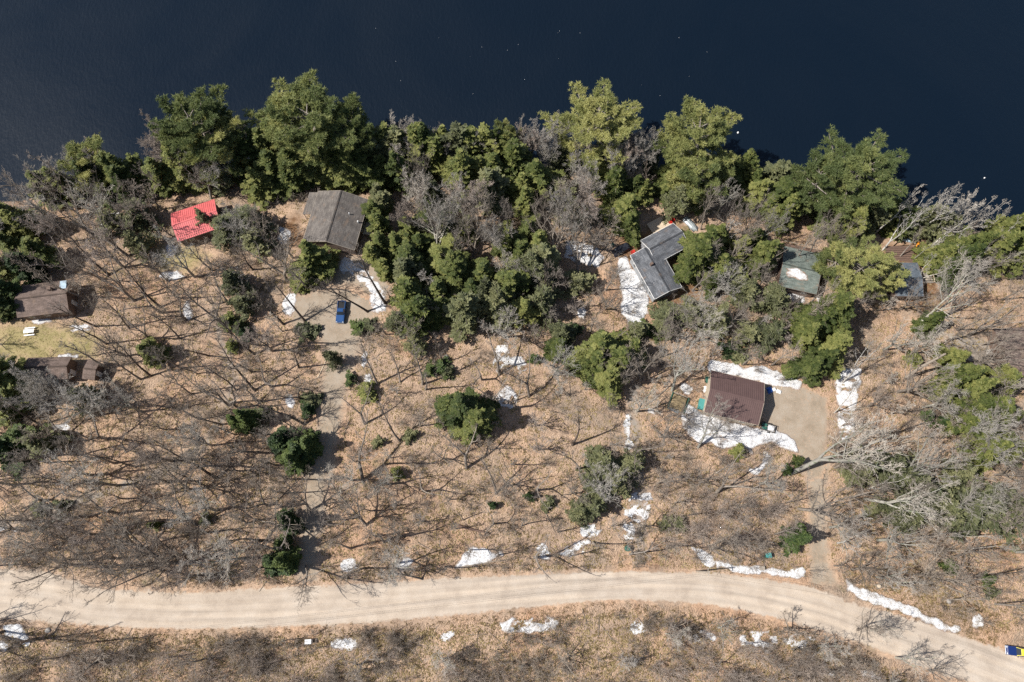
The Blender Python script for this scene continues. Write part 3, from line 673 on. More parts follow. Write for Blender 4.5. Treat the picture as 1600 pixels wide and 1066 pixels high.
snow('bluish snow patch in the brush below the road', blob(1090,995,28,9,.1), .2, .25)
snow('long bluish snow strip in the brush right of the bare bush', blob(1190,1000,34,13,.05), .2, .22)
snow('snow patch at the right end of the brush strip below the road', blob(1250,1003,22,10,.1), .2, .25)
snow('snow trace at the lower border below the driveway mouth', blob(1305,1047,22,9,.3), .2, .25)
snow('snow trace at the lower border under the road bend', blob(1365,1058,20,6,.3), .2, .25)
snow('curved snow patch by the lower left border', [(8,980),(25,978),(40,990),(48,1004),(44,1008),(28,996),(10,990)], .3)
snow('small snow lump below the curved patch at the lower left', blob(5,1008,8,6), .3)
snow('streaky snow in the left woods by the trail end', blob(10,832,18,9,-.2), .2, .25)
snow('snow patch on the right border above the green hemlocks', blob(1578,594,20,10,.3), .3, .1)
snow('snow slab on the ground below the green-grey cottage', [(1232,462),(1240,458),(1256,464),(1258,470),(1248,475),(1238,470)], .35)
snow('small snow wedge right of the slab below the green-grey cottage', [(1275,462),(1282,460),(1288,470),(1280,475)], .3)
snow('curl of snow on the leafy ground below the garage bank', [(1172,735),(1180,738),(1190,725),(1198,708),(1202,712),(1194,735),(1184,740)], .25)
snow('snow lump beside the small bright shrub under the garage bank', blob(1171,706,5,4), .3)
snow('small snow flecks along the centre woods edge', blob(570,560,5,9), .2)
snow('snow fleck near the driveway hemlock sapling', blob(575,592,6,5), .2)
snow('snow fleck left of the driveway in the oak woods', blob(453,625,6,10), .2)
snow('snow fleck on the leafy slope below the grey house field', blob(908,492,5,7), .2)
snow('snow patch around the upper corner of the tarp frame', blob(1071,607,9,6,.5), .25)
snow('sliver of snow left of the tarp frame', blob(1020,645,8,3,.5), .2)
snow('snow scrap in the far left woods by the dark evergreens', blob(97,667,13,3), .2)

# ================================================================== VEHICLES AND YARD THINGS
def pickup(name, label, px, heading, body, cab_=None, Lc=5.2, Wd=1.9, cat='pickup truck', bed='black', box=None, hood=None):
    p = gp(*px); t = thing(name, label, cat, (p[0], p[1], p[2]+.05), heading); hx = Lc/2; hy = Wd/2
    hood = hood or body; cab_ = cab_ or body
    b = MB()
    prof = [(-hx,.45),(-hx+.05,.95),(-hx+.1,1.0),(hx-1.75,1.02),(hx-.3,.92),(hx-.05,.78),(hx,.45)]
    rings = []
    for x, z in prof: rings.append([(x, -hy+.06, .35), (x, -hy, .55), (x, -hy+.04, z), (x, hy-.04, z), (x, hy, .55), (x, hy-.06, .35)])
    b.loft(rings); b.build('body', M[body], t)
    MB().loft([[(hx-1.7, -hy+.16, 1.03), (hx-1.7, hy-.16, 1.03), (hx-1.7, hy-.16, 1.05), (hx-1.7, -hy+.16, 1.05)], [(hx-.22, -hy+.25, .93), (hx-.22, hy-.25, .93), (hx-.22, hy-.25, .96), (hx-.22, -hy+.25, .96)]]).build('hood', M[hood], t)
    c = MB(); xa, xb = hx-1.72, hx-3.2
    lo = [(xa, -hy+.08, 1.02), (xa, hy-.08, 1.02), (xb, hy-.08, 1.02), (xb, -hy+.08, 1.02)]
    up = [(xa-.6, -hy+.25, 1.62), (xa-.6, hy-.25, 1.62), (xb+.2, hy-.25, 1.62), (xb+.2, -hy+.25, 1.62)]
    c.loft([lo, up]); c.build('cab', M[cab_], t)
    MB().box(((xa+xb)/2-.2, 0, 1.645), (abs(xa-xb)-.95, Wd-.62, .05), 0, .01).build('cab_roof', M[cab_], t)
    w_ = MB(); w_.loft([[(xa+.02, -hy+.17, 1.06), (xa+.02, hy-.17, 1.06), (xa+.045, hy-.17, 1.07), (xa+.045, -hy+.17, 1.07)], [(xa-.54, -hy+.3, 1.58), (xa-.54, hy-.3, 1.58), (xa-.515, hy-.3, 1.6), (xa-.515, -hy+.3, 1.6)]]).build('windshield', M['glass'], t)
    w_ = MB(); w_.loft([[(xb-.03, -hy+.2, 1.08), (xb-.03, hy-.2, 1.08), (xb-.01, hy-.2, 1.08), (xb-.01, -hy+.2, 1.08)], [(xb+.14, -hy+.3, 1.58), (xb+.14, hy-.3, 1.58), (xb+.16, hy-.3, 1.58), (xb+.16, -hy+.3, 1.58)]]).build('rear_window', M['glass'], t)
    for sy in (-1, 1):
        w_ = MB(); y0, y1 = sy*(hy-.075), sy*(hy-.235)
        w_.loft([[(xa-.2, y0, 1.1), (xb+.12, y0, 1.1), (xb+.12, y0+sy*.01, 1.1), (xa-.2, y0+sy*.01, 1.1)], [(xa-.6, y1, 1.56), (xb+.22, y1, 1.56), (xb+.22, y1+sy*.012, 1.56), (xa-.6, y1+sy*.012, 1.56)]]).build('side_window', M['glass'], t)
        MB().box((xa-.15, sy*(hy+.1), 1.12), (.12, .2, .16), 0, .03).build('mirror', M['black'], t)
        MB().box((hx-.1, sy*(hy-.25), .78), (.12, .34, .16), 0, .03).build('headlight', M['lamp'], t)
        MB().box((-hx+.02, sy*(hy-.12), .8), (.08, .14, .3), 0, .02).build('tail_light', M['tail'], t)
        for x in (hx-.95, -hx+1.0):
            wh = MB().cyl((x, sy*(hy-.22), .36), (x, sy*(hy+.01), .36), .36, .36, 18).build('wheel', M['black'], t)
            MB().cyl((x, sy*(hy+.0), .36), (x, sy*(hy+.025), .36), .2, .2, 12).build('rim', M['chrome'], wh)
    bx0, bx1 = -hx+.1, xb-.08
    if box:
        MB().box(((bx0+bx1)/2, 0, 1.45), (bx1-bx0, Wd+.02, 1.0), 0, .05).build('cargo_box', M[box], t)
    else:
        m = MB(); m.box(((bx0+bx1)/2, 0, 1.025), (bx1-bx0-.2, Wd-.45, .02)); m.build('bed', M[bed], t)
        m = MB()
        for sy in (-1, 1): m.box(((bx0+bx1)/2, sy*(hy-.13), 1.1), (bx1-bx0, .14, .18), 0, .03)
        m.box((bx0+.06, 0, 1.1), (.12, Wd-.42, .18)); m.build('bed_rail', M[body], t)
    MB().box((hx+.04, 0, .5), (.14, Wd-.1, .22), 0, .04).build('bumper', M['chrome'], t)
    MB().box((-hx-.04, 0, .5), (.12, Wd-.1, .2), 0, .04).build('bumper', M['chrome'], t)
    EXCL.append(np.array([p[:2]+np.array(q) for q in ((-3,-3),(3,-3),(3,3),(-3,3))]))
    return t
pickup('pickup_truck', 'blue pickup truck parked on gravel below the taupe house', (534,489), radians(-92), 'blue_paint')
pickup('utility_truck', 'bright yellow truck with navy blue front driving on the gravel road', (1589,1018), radians(172), 'navy', 'yellow_paint', 5.0, 1.7, 'truck', box='yellow_paint')

def tilted_px(px, z=0): p = gp(*px); return (p[0], p[1], p[2]+z)
# flatbed trailer under snow by the garage
ga = gar.rotation_euler[2]
t = thing('utility_trailer', 'open black utility trailer holding snow at the garage corner', 'trailer', tilted_px((1199,669)), ga-.08)
f = MB()
for sy in (-1, 1): f.box((0, sy*.8, .6), (3.1, .08, .1))
for x in (-1.5, -.3, 1.5): f.box((x, 0, .6), (.08, 1.52, .1))
f.cyl((-1.5, -.7, .58), (-2.5, 0, .5), .04); f.cyl((-1.5, .7, .58), (-2.5, 0, .5), .04)
f.build('frame', M['black'], t)
for k in range(6): MB().box((-1.25+k*.5, 0, .54), (.46, 1.5, .04)).build('plank', M['wood'], t)
for sy in (-1, 1):
    wh = MB().cyl((.3, sy*.9, .32), (.3, sy*1.08, .32), .32, .32, 14).build('wheel', M['black'], t)
    MB().cyl((.3, sy*1.08, .32), (.3, sy*1.1, .32), .16, .16, 10).build('rim', M['chrome'], wh)
r = MB()
for sy in (-1, 1): r.box((0, sy*.8, 1.0), (3.1, .05, .05))
for x in (-1.5, -.3, 1.5):
    r.box((x, 0, 1.0), (.05, 1.55, .05))
    for sy in (-1, 1): r.box((x, sy*.8, .81), (.05, .05, .33))
r.build('rail', M['black'], t)
def mound(name, loc, rz, lx, ly, h, mat, label, cat, seed=0, n=14, sharp=2.5, group=None):
    vs = []; F = []
    for j in range(n):
        for i in range(n):
            u, v_ = i/(n-1)*2-1, j/(n-1)*2-1
            e = max(0, 1-abs(u)**sharp*.98)*max(0, 1-abs(v_)**sharp*.98)
            z = h*min(1, e*1.8)*(1+.28*float(fbm(u*2+seed, v_*2, seed, 3)))
            vs.append((u*lx/2*(1+.08*float(fbm(v_*2, seed, 4))), v_*ly/2*(1+.08*float(fbm(u*2, seed+3, 4))), z-.03))
    F = [(j*n+i, j*n+i+1, (j+1)*n+i+1, (j+1)*n+i) for j in range(n-1) for i in range(n-1)]
    at_ = dict(edge=np.ones(len(vs)))
    o = obj(name, mesh_np(name, vs, F, M[mat], at_, True)); o.location = tuple(map(float, loc)); o.rotation_euler = (0, 0, rz)
    return tag(o, label, cat, group)
lo = np.array(t.location); mound('snow_heap', (lo[0]+.55*cos(ga), lo[1]+.55*sin(ga), lo[2]+.57), ga-.08, 1.7, 1.35, .45, 'snow', 'heap of snow filling the bed of the black utility trailer', 'snow', 3)
for i in range(2):
    for k in range(2):
        t_ = MB()
        t_.box((0, 0, .22), (.42, .5, .44), 0, .05); q = t_.build('storage_tote', M['teal'] if (i+k) % 2 else M['steel'])
        q.location = (lo[0]+(-1.15+i*.5)*cos(ga)-(-.35+k*.7)*sin(ga), lo[1]+(-1.15+i*.5)*sin(ga)+(-.35+k*.7)*cos(ga), lo[2]+.58); q.rotation_euler = (0, 0, ga)
        tag(q, ['front lower', 'front upper', 'rear lower', 'rear upper'][i*2+k]+(' teal' if (i+k) % 2 else ' grey')+' tote on the black utility trailer', 'tote', 'totes on the trailer')
        MB().box((0, 0, .46), (.46, .54, .05), 0, .01).build('lid', M['dkgreen'], q)
# things around the garage
def crate(name, label, cat, px, rz, d, mat, lidmat=None, group=None):
    p = gp(*px); t = thing(name, label, cat, p, rz, group)
    MB().box((0, 0, d[2]/2), d, 0, min(d)*.06).build('box', M[mat], t)
    MB().box((0, 0, d[2]+.03), (d[0]+.06, d[1]+.06, .08), 0, .02).build('lid', M[lidmat or mat], t)
    MB().box((0, -d[1]/2-.04, d[2]*.6), (d[0]*.3, .06, .08)).build('handle', M['black'], t)
    return t
crate('storage_box', 'large teal storage box against the left garage wall', 'storage box', (1095.5,633), ga-.02, (1.4, 2.3, .9), 'teal')
p = gp(1104.5,595); t = thing('garden_cart', 'dark green wheeled cart by the upper left garage corner', 'cart', p, ga+.3)
MB().loft([[(-.35,-.5,.3),(.35,-.5,.3),(.35,.5,.3),(-.35,.5,.3)],[(-.5,-.75,.75),(.5,-.75,.75),(.5,.75,.75),(-.5,.75,.75)]]).build('tub', M['dkgreen'], t)
for sx in (-1, 1): MB().cyl((sx*.42, -.1, .25), (sx*.52, -.1, .25), .25, .25, 12).build('wheel', M['black'], t)
MB().cyl((0, .7, .6), (0, 1.4, .9), .03).build('handle', M['black'], t)
for i, (x, y) in enumerate([(1102,606),(1101,611),(1099.5,628)]):
    p = gp(x, y); mound('white_bag', p, .4*i, .7, .8, .35, 'white_pl', ['upper', 'middle', 'lowest'][i]+' white sack lying along the left garage wall', 'sack', 5+i, 8, 2.5, 'white sacks by the garage')
mound('blue_tarp_bundle', gp(1202,610), .3, 1.1, 1.5, .7, 'blue_tarp', 'bright blue tarp bundle at the upper right garage corner', 'tarp', 9)
def barrel(label, px, mat, r=.4, h=.9, name='barrel', cat='barrel', group=None):
    p = gp(*px); t = thing(name, label, cat, p, 0, group)
    rings = []
    for z, k in ((0, .9), (.06*h, 1), (.3*h, 1.03), (.5*h, 1.0), (.7*h, 1.03), (.94*h, 1), (h, .92)):
        rings.append([(r*k*cos(a), r*k*sin(a), z) for a in np.linspace(0, 2*pi, 17)[:-1]])
    MB().loft(rings).build('drum', M[mat], t, True); MB().cyl((0, 0, h-.01), (0, 0, h+.05), r*.8, r*.8, 16).build('lid', M[mat], t); return t
mound('white_bag', gp(1209,609), .3, 1.1, .9, .4, 'white_pl', 'white crumpled sack right of the blue tarp bundle', 'sack', 12, 10, 2.5)
mound('white_bag', gp(1217,612), -.4, 1.2, .9, .35, 'white_pl', 'white sack farthest right of the blue tarp bundle on gravel', 'sack', 15, 10, 2.5)
p = gp(1218,605.5); t = thing('wire_hoop', 'pale wire hoop ring on gravel above the white sacks', 'hoop', p, 0)
m = MB()
for i in range(16): m.cyl((.55*cos(i*pi/8), .55*sin(i*pi/8), .12), (.55*cos((i+1)*pi/8), .55*sin((i+1)*pi/8), .12), .05, .05, 5)
m.build('ring', M['wood_pale'], t)
# tarped frame left of the garage
c, a, lx, ly = rect([(1054,615),(1077,623),(1066,645),(1043,635)], .6); z = hz(*c)
t = thing('tarped_platform', 'low rectangular frame under a brown leafy tarp left of the garage', 'tarp frame', (c[0], c[1], z), a)
n = 16; vs = []
for j in range(n):
    for i in range(n):
        u, v_ = i/(n-1)*2-1, j/(n-1)*2-1; e = max(abs(u), abs(v_))
        vs.append((u*lx/2, v_*ly/2, (.75+.06*float(fbm(u*3, v_*3, 6))+(.12 if abs(u) < .08 else 0)) if e < .95 else .05))
MBx = mesh_np('cover', vs, [(j*n+i, j*n+i+1, (j+1)*n+i+1, (j+1)*n+i) for j in range(n-1) for i in range(n-1)], M['brown_tarp'], None, True); obj('cover', MBx, t)
for sx in (-1, 1): MB().box((sx*(lx/2+.12), 0, .35), (.16, ly+.3, .7), 0, .03).build('side_beam', M['dkgreen'], t)
for sy in (-1, 1): MB().box((0, sy*(ly/2+.12), .3), (lx, .14, .6), 0, .03).build('end_beam', M['wood'], t)
EXCL.append(np.array([c+np.array(q) for q in ((-2,-2),(2,-2),(2,2),(-2,2))]))
p = gp(1052,640); t = tag(MB().box((0, 0, .25), (2.4, .9, .3), 0, .04).build('board_stack', M['steel']), 'grey-green flat panel leaning below the brown tarp frame', 'panel'); t.location = tuple(p); t.rotation_euler = (.05, 0, a-.1)
# around the L-shaped house
mound('black_tarp_pile', gp(971,391), radians(28), 4.6, 2.1, 1.3, 'black_tarp', 'black tarp covered pile beside the L-shaped grey house', 'tarp pile', 21, 18, 3)
crate('fuel_box', 'bright red box between black tarp pile and grey house', 'box', (989,396), .4, (.9, .9, .7), 'red')
def chair(label, px, rz, mat, group):
    p = gp(*px); p[2] += .0; t = thing('lawn_chair', label, 'chair', p, rz, group)
    MB().box((0, 0, .38), (.55, .6, .05), 0, .01).build('seat', M[mat], t)
    for k in range(4): MB().box((-.21+k*.14, .34, .72), (.12, .04, .72), 0, 0, -.25).build('back_slat', M[mat], t)
    for sx in (-1, 1):
        MB().box((sx*.33, 0, .58), (.13, .7, .04)).build('armrest', M[mat], t)
        for y in (-.27, .27): MB().box((sx*.31, y, .28), (.06, .08, .56)).build('leg', M[mat], t)
    return t
deck_thing('wooden deck on the lake side of the L-shaped grey house', (1030,352), a2, 5.2, 3.2, .35, rail=False, mat='wood_pale')
for i, (x, y) in enumerate([(1047,349),(1051,345),(1047,341)]):
    q = chair(['lower', 'right-hand', 'upper'][i]+' red chair by the lake side of the grey house', (x, y), .5*i, 'red', 'red lawn chairs')
crate('picnic_bench', 'salmon bench beside the red chairs on the deck', 'bench', (1038,349), a2, (1.6, .7, .5), 'wood_pale')
# galvanised boat on lift-like rack / upturned boat
p = gp(1079,351); t = thing('upturned_boat', 'upturned grey metal boat right of the L-shaped grey house', 'boat', p, radians(-52))
rings = []
for x, wd, hh in ((-2.2,.72,.45),(-1.8,.78,.6),(-.6,.85,.68),(.8,.78,.64),(1.7,.45,.52),(2.25,.06,.34)):
    rings.append([(x, -wd, .12), (x, -wd*.92, hh*.6), (x, -wd*.55, hh), (x, 0, hh+.06), (x, wd*.55, hh), (x, wd*.92, hh*.6), (x, wd, .12)])
MB().loft(rings).build('hull', M['steel'], t); MB().box((0, 0, .1), (3.8, 1.72, .06)).build('gunwale', M['chrome'], t)
MB().box((-.3, 0, .77), (4.0, .06, .06)).build('keel', M['chrome'], t)
for x in (-1.5, 1.2): MB().box((x, 0, .02), (.15, 2.0, .12)).build('support', M['wood'], t)
crate('planter', 'green planter tub between house eave and upturned boat', 'planter', (1076,366), .3, (.7, .7, .5), 'dkgreen')
mound('leaf_pile', gp(1071,358), .3, 1.9, 1.5, .5, 'brown_tarp', 'orange-brown leaf heap between house eave and upturned boat', 'leaf heap', 28)
barrel('small green barrel on the soil above the bluish snow field', (957,384), 'dkgreen', .35, .8)
# lake side of the blue-grey cottage
mound('pale_tarp', gp(1415,373), radians(-18), 5.0, 1.8, .8, 'pale_blue', 'pale blue tarp over a long pile above the blue-grey cottage', 'tarp', 33, 16, 3)
p = gp(1433,386); t = thing('kayak', 'orange-yellow kayak leaning beside the brown steps', 'kayak', p, radians(65))
rings = []
for x, wd in ((-1.5,.05),(-1.1,.25),(0,.36),(1.1,.25),(1.5,.05)): rings.append([(x, -wd, .25), (x, 0, .05), (x, wd, .25), (x, 0, .42)])
MB().loft(rings).build('hull', M['orange'], t); MB().box((0, 0, .42), (.8, .4, .05), 0, .01).build('cockpit', M['black'], t)
t = thing('deck', 'reddish brown stepped boardwalk above the blue-grey cottage', 'deck', gp(1405,400), 0)
for k in range(8): MB().box((0, -1.7+k*.52, .25+.06*k), (6.5, .46, .08)).build('board', M['wood_brown'], t)
m = MB()
for sx in (-1, 1): m.box((sx*3., 0, .05), (.12, 4.0, .3), 0, 0, .115)
m.build('stringer', M['wood_brown'], t)
t = thing('deck', 'pale lumber landing at the right wall of the blue-grey cottage', 'deck', gp(1447,432), 0)
for k in range(6): MB().box((0, -1.5+k*.52, .4), (2.2, .42, .08)).build('board', M['wood'], t)
MB().box((1.2, 0, .9), (.12, 3.4, .1)).build('handrail', M['wood_pale'], t); MB().box((1.2, -1.6, .45), (.12, .12, .8)).build('post', M['wood_pale'], t); MB().box((1.2, 1.6, .45), (.12, .12, .8)).build('post', M['wood_pale'], t)
# left lawn: picnic table
p = gp(48,519); t = thing('picnic_table', 'whitish picnic table on the yellow lawn by the brown house', 'picnic table', p, radians(6))
for k in range(4): MB().box((0, -.33+k*.22, .76), (2.3, .2, .05)).build('plank', M['white_pl'], t)
for sy in (-1, 1):
    MB().box((0, sy*.85, .46), (2.3, .28, .05)).build('bench', M['white_pl'], t)
for sx in (-1, 1):
    m = MB(); m.box((sx*.8, 0, .42), (.08, 1.9, .08)); m.cyl((sx*.8, -.75, 0), (sx*.8, -.2, .74), .05, .05, 5); m.cyl((sx*.8, .75, 0), (sx*.8, .2, .74), .05, .05, 5); m.build('leg', M['wood'], t)
# roadside
t = crate('utility_cabinet', 'white metal box standing below the gravel road', 'utility box', (484,1002), .05, (1.2, .8, 1.3), 'white_pl')
barrel('dark green round bin standing above the gravel road', (980,857), 'dkgreen', .62, 1.2, 'rubbish_bin', 'bin')
crate('rubbish_bin', 'dark teal bin at the snow line left of the driveway mouth', 'bin', (1198,868), .1, (1.1, .9, 1.2), 'dkgreen', 'teal')
crate('mailbox_stand', 'pale crate on the snow line left of the driveway mouth', 'crate', (1190,888), .1, (.9, .7, .6), 'wood')
p = gp(1371,916); t = thing('stump', 'pale split stump above the long road bank snow ribbon', 'stump', p)
rings = [[(.45*k*cos(a)*(1+.15*sin(3*a)), .45*k*sin(a)*(1+.15*sin(3*a)), z_) for a in np.linspace(0, 2*pi, 13)[:-1]] for z_, k in ((-.1, 1.3), (.2, 1), (.7, .9))]
MB().loft(rings).build('bole', M['stick'], t); MB().cyl((0, 0, .7), (0, 0, .73), .36, .33, 12).build('cut_face', M['wood_pale'], t)
# buoys on the lake
def buoy(label, px, mat, k):
    p = at(*px, WATER_Z); t = thing('buoy', label, 'buoy', p, 0, 'mooring buoys')
    rings = [[(r*k*cos(a), r*k*sin(a), z*k) for a in np.linspace(0, 2*pi, 15)[:-1]] for z, r in ((-.2,.2),(0,.42),(.3,.5),(.6,.42),(.85,.2),(1.0,.08))]
    MB().loft(rings).build('float', M[mat], t, True)
    m = MB(); m.cyl((0, 0, .95*k), (0, 0, 1.25*k), .05*k, .05*k, 6); m.build('eyelet', M['chrome'], t)
buoy('larger white buoy floating above the shoreline pine', (1153,208), 'white_pl', .55)
buoy('tiny white buoy floating at the far right of the lake', (1538,278.5), 'white_pl', .38)
# rocks on the shore
def rock(p, s, label, k, group='shore rocks'):
    rr = random.Random(k); V = []; F = []; nu, nv = 9, 6
    for j in range(nv+1):
        for i in range(nu):
            a = 2*pi*i/nu; b = pi*j/nv-pi/2; q = np.array([cos(a)*cos(b), sin(a)*cos(b), sin(b)*.6])
            q = q*(1+.35*float(fbm(q[0]*1.5+k, q[1]*1.5+q[2], k, 3))); V.append(q*s)
    F = [(j*nu+i, j*nu+(i+1) % nu, (j+1)*nu+(i+1) % nu, (j+1)*nu+i) for j in range(nv) for i in range(nu)]
    o = obj('rock', mesh_np('rock', V, F, M['rock'], None, False)); o.location = tuple(map(float, p)); o.rotation_euler = (0, 0, rr.uniform(0, 6))
    return tag(o, label, 'rock', group)
rk = [((1188,276),1.6,'pale flat rock jutting into the lake beside the bushy hemlock'),((1200,279),1.9,'middle rock of the pale shore rocks beside the bushy hemlock'),((1213,284),1.6,'rightmost of the pale shore rocks beside the bushy hemlock'),
      ((128,288),1.3,'pale rock on the shore below the far left pine'),((112,283),1.1,'small rock at the waterline below the far left pine'),((1483,960-20),.5,'small stone on the leafy bank by the road bend'),
      ((75,985),.55,'brown boulder below the road beside the curved snow patch'),((697,558),.6,'boulder in the middle woods beside the small hemlocks'),((1515,560),.9,'boulder at the clearing near the right border'),((1546,552),.8,'pale block at the right end of the clearing')]
for i, (px, s_, lb) in enumerate(rk): p = gp(*px); rock((p[0], p[1], max(p[2], WATER_Z)+.1*s_), s_, lb, i+3, 'shore rocks' if i < 5 else 'boulders')

def log(label, a_, b_, r, mat='stick'):
    pa, pb = gp(*a_), gp(*b_); d = pb-pa; n_ = 8; T = MB(); ang = math.atan2(d[1], d[0]); Lg = float(np.hypot(*d[:2])); rings = []
    for i in range(n_+1):
        x = -Lg/2+Lg*i/n_; k = r*(1-.5*i/n_); oy = .12*Lg/6*float(fbm(x*.4, 7.3, 5))
        rings.append([(x, oy+k*cos(q), r*.8+k*sin(q)) for q in np.linspace(0, 2*pi, 9)[:-1]])
    t = thing('fallen_log', label, 'log', (pa+pb)/2, ang, 'fallen logs'); T.loft(rings).build('bole', M[mat], t, True)
    for i in (3, 5, 6): x = -Lg/2+Lg*i/n_; sgn = -1 if i % 2 else 1; MB().cyl((x, 0, r), (x+.5+.1*i, sgn*(.6+.15*i), r+.35), r*.35, r*.12, 5).build('limb', M[mat], t)
log('grey log lying beside the snow line left of the driveway mouth', (1175,842), (1216,850), .22)
log('thick dark fallen log in the leafy woods above the wide roadside snow patch', (716,822), (765,834), .3, 'wood_brown')
log('curved fallen log left of the thick dark one above the road', (590,835), (640,846), .22, 'wood_brown')
log('fallen branch lying across the wide roadside snow patch', (710,888), (795,874), .16)
log('pale log on the leafy bank above the long snow ribbon', (1482,918), (1508,928), .2)
log('slim pale log standing out beside the split stump bank', (1548,850), (1552,866), .16)
log('pale log piece at the left rim of the clearing', (1417,560), (1438,534), .26, 'wood_pale')
log('pale plank-like log at the right rim of the clearing', (1560,560), (1574,553), .14, 'wood_pale')
log('second pale plank-like log right of the clearing', (1557,578), (1567,572), .14, 'wood_pale')
log('bleached branch lying by the driveway in the oak woods', (497,590), (513,556), .13, 'wood_pale')
log('straight grey log on the slope below the garage', (1118,600+140), (1150,720), .2)
log('grey drift log at the far left waterline', (98,292), (126,284), .18, 'wood_pale')
log('log above the brown tarp frame', (1015,630), (1050,600), .2)
log('brown branch poking out of the garage snow bank', (1121,684), (1132,694), .2, 'wood_brown')
# tiny white discs scattered on the lake surface
sp = MB(); rs = random.Random(3)
for _ in range(26):
    p = at(rs.gauss(830, 130), rs.gauss(110, 60), WATER_Z)
    if p[1] < 60: continue
    k = rs.uniform(.03, .075); sp.cyl((p[0], p[1], WATER_Z), (p[0], p[1], WATER_Z+.05), k, k*.6, 5)
o = sp.build('floating_specks', M['white_pl']); o['kind'] = 'stuff'; o['label'] = 'tiny pale specks scattered on the lake'; o['category'] = 'foam'
# utility poles and wires along the road
def pole(label, x, y, h=9.5):
    z = hz(x, y); t = thing('utility_pole', label, 'utility pole', (x, y, z), 0, 'utility poles along the road')
    MB().cyl((0, 0, -.5), (0, 0, h), .16, .11, 10).build('post', M['wood'], t)
    MB().box((0, 0, h-.7), (.1, 1.3, .1)).build('crossarm', M['wood'], t)
    for y_ in (-.55, 0.0, .55): MB().cyl((0, y_, h-.64+(.2 if y_ == 0 else 0)), (0, y_, h-.4+(.5 if y_ == 0 else 0)), .06, .04, 8).build('insulator', M['white_pl'], t)
    return np.array([x, y, z])
pp = [gp(150,1003), gp(1088,893), gp(1431,1020)]
P0 = pole('leaning grey utility pole below the road at the lower left', *pp[0][:2])
P1 = pole('grey utility pole on the road bank above the wide bend', *pp[1][:2])
P2 = np.array([999., 999., 0.])
e_ = gp(1800, 1010); ends = [np.array([-170., P0[1]+6, 0]), P0, P1, e_]
for k in range(3):
    a_, b_ = ends[k], ends[k+1]
    m = MB()
    for off in (-.55, .55):
        pts = []
        for i in range(25):
            t_ = i/24; q = a_*(1-t_)+b_*t_; pts.append((q[0], q[1]+off, a_[2]*(1-t_)+b_[2]*t_+9.15-3.2*t_*(1-t_)))
        for i in range(24): m.cyl(pts[i], pts[i+1], .016, .016, 4, False)
    o = m.build('power_line', M['wire']); tag(o, ['pair of thin cables crossing the lower left border', 'pair of thin cables slanting across the road centre', 'pair of thin cables running along the road bend'][k], 'cable', 'power cables')

# ================================================================== TREES
def rot_to(d):
    d = d/np.linalg.norm(d); a = np.array([0, 0, 1.]) if abs(d[2]) < .95 else np.array([1., 0, 0])
    u = np.cross(d, a); u /= np.linalg.norm(u); return u, np.cross(d, u)
class Tubes:
    """polyline tubes gathered into one mesh"""
    def __init__(s): s.V = []; s.F = []; s.n = 0
    def add(s, pts, rad, k):
        pts = np.asarray(pts); m = len(pts); u, w_ = rot_to(pts[-1]-pts[0]); t = np.arange(k)*2*pi/k
        ring = np.cos(t)[:, None]*u+np.sin(t)[:, None]*w_
        s.V.append((pts[:, None, :]+np.asarray(rad)[:, None, None]*ring[None]).reshape(-1, 3))
        i = np.arange(m-1)[:, None]*k; j = np.arange(k)[None]; j2 = (j+1) % k
        f = np.stack([i+j, i+j2, i+k+j2, i+k+j], -1).reshape(-1, 4)+s.n
        s.F.append(f); s.n += m*k
    def add_many(s, A, B, ra, rb):
        """straight three-sided twigs from A to B, vectorised"""
        d = B-A; L_ = np.linalg.norm(d, axis=1, keepdims=True); d = d/L_
        a = np.where(np.abs(d[:, 2:3]) < .95, np.array([[0, 0, 1.]]), np.array([[1., 0, 0]]))
        u = np.cross(d, a); u /= np.linalg.norm(u, axis=1, keepdims=True); w_ = np.cross(d, u)
        t = np.arange(3)*2*pi/3; ring = np.cos(t)[None, :, None]*u[:, None]+np.sin(t)[None, :, None]*w_[:, None]
        V = np.concatenate([A[:, None]+ring*ra, B[:, None]+ring*rb], 1).reshape(-1, 3); n = len(A)
        b = np.arange(n)[:, None]*6; j = np.arange(3)[None]; j2 = (j+1) % 3
        s.V.append(V); s.F.append((np.stack([b+j, b+j2, b+3+j2, b+3+j], -1).reshape(-1, 4))+s.n); s.n += len(V)
    def arrays(s): return np.concatenate(s.V), np.concatenate(s.F)
    def mesh(s, name, mat):
        V, F = s.arrays(); return mesh_np(name, V, F, mat, None, True)

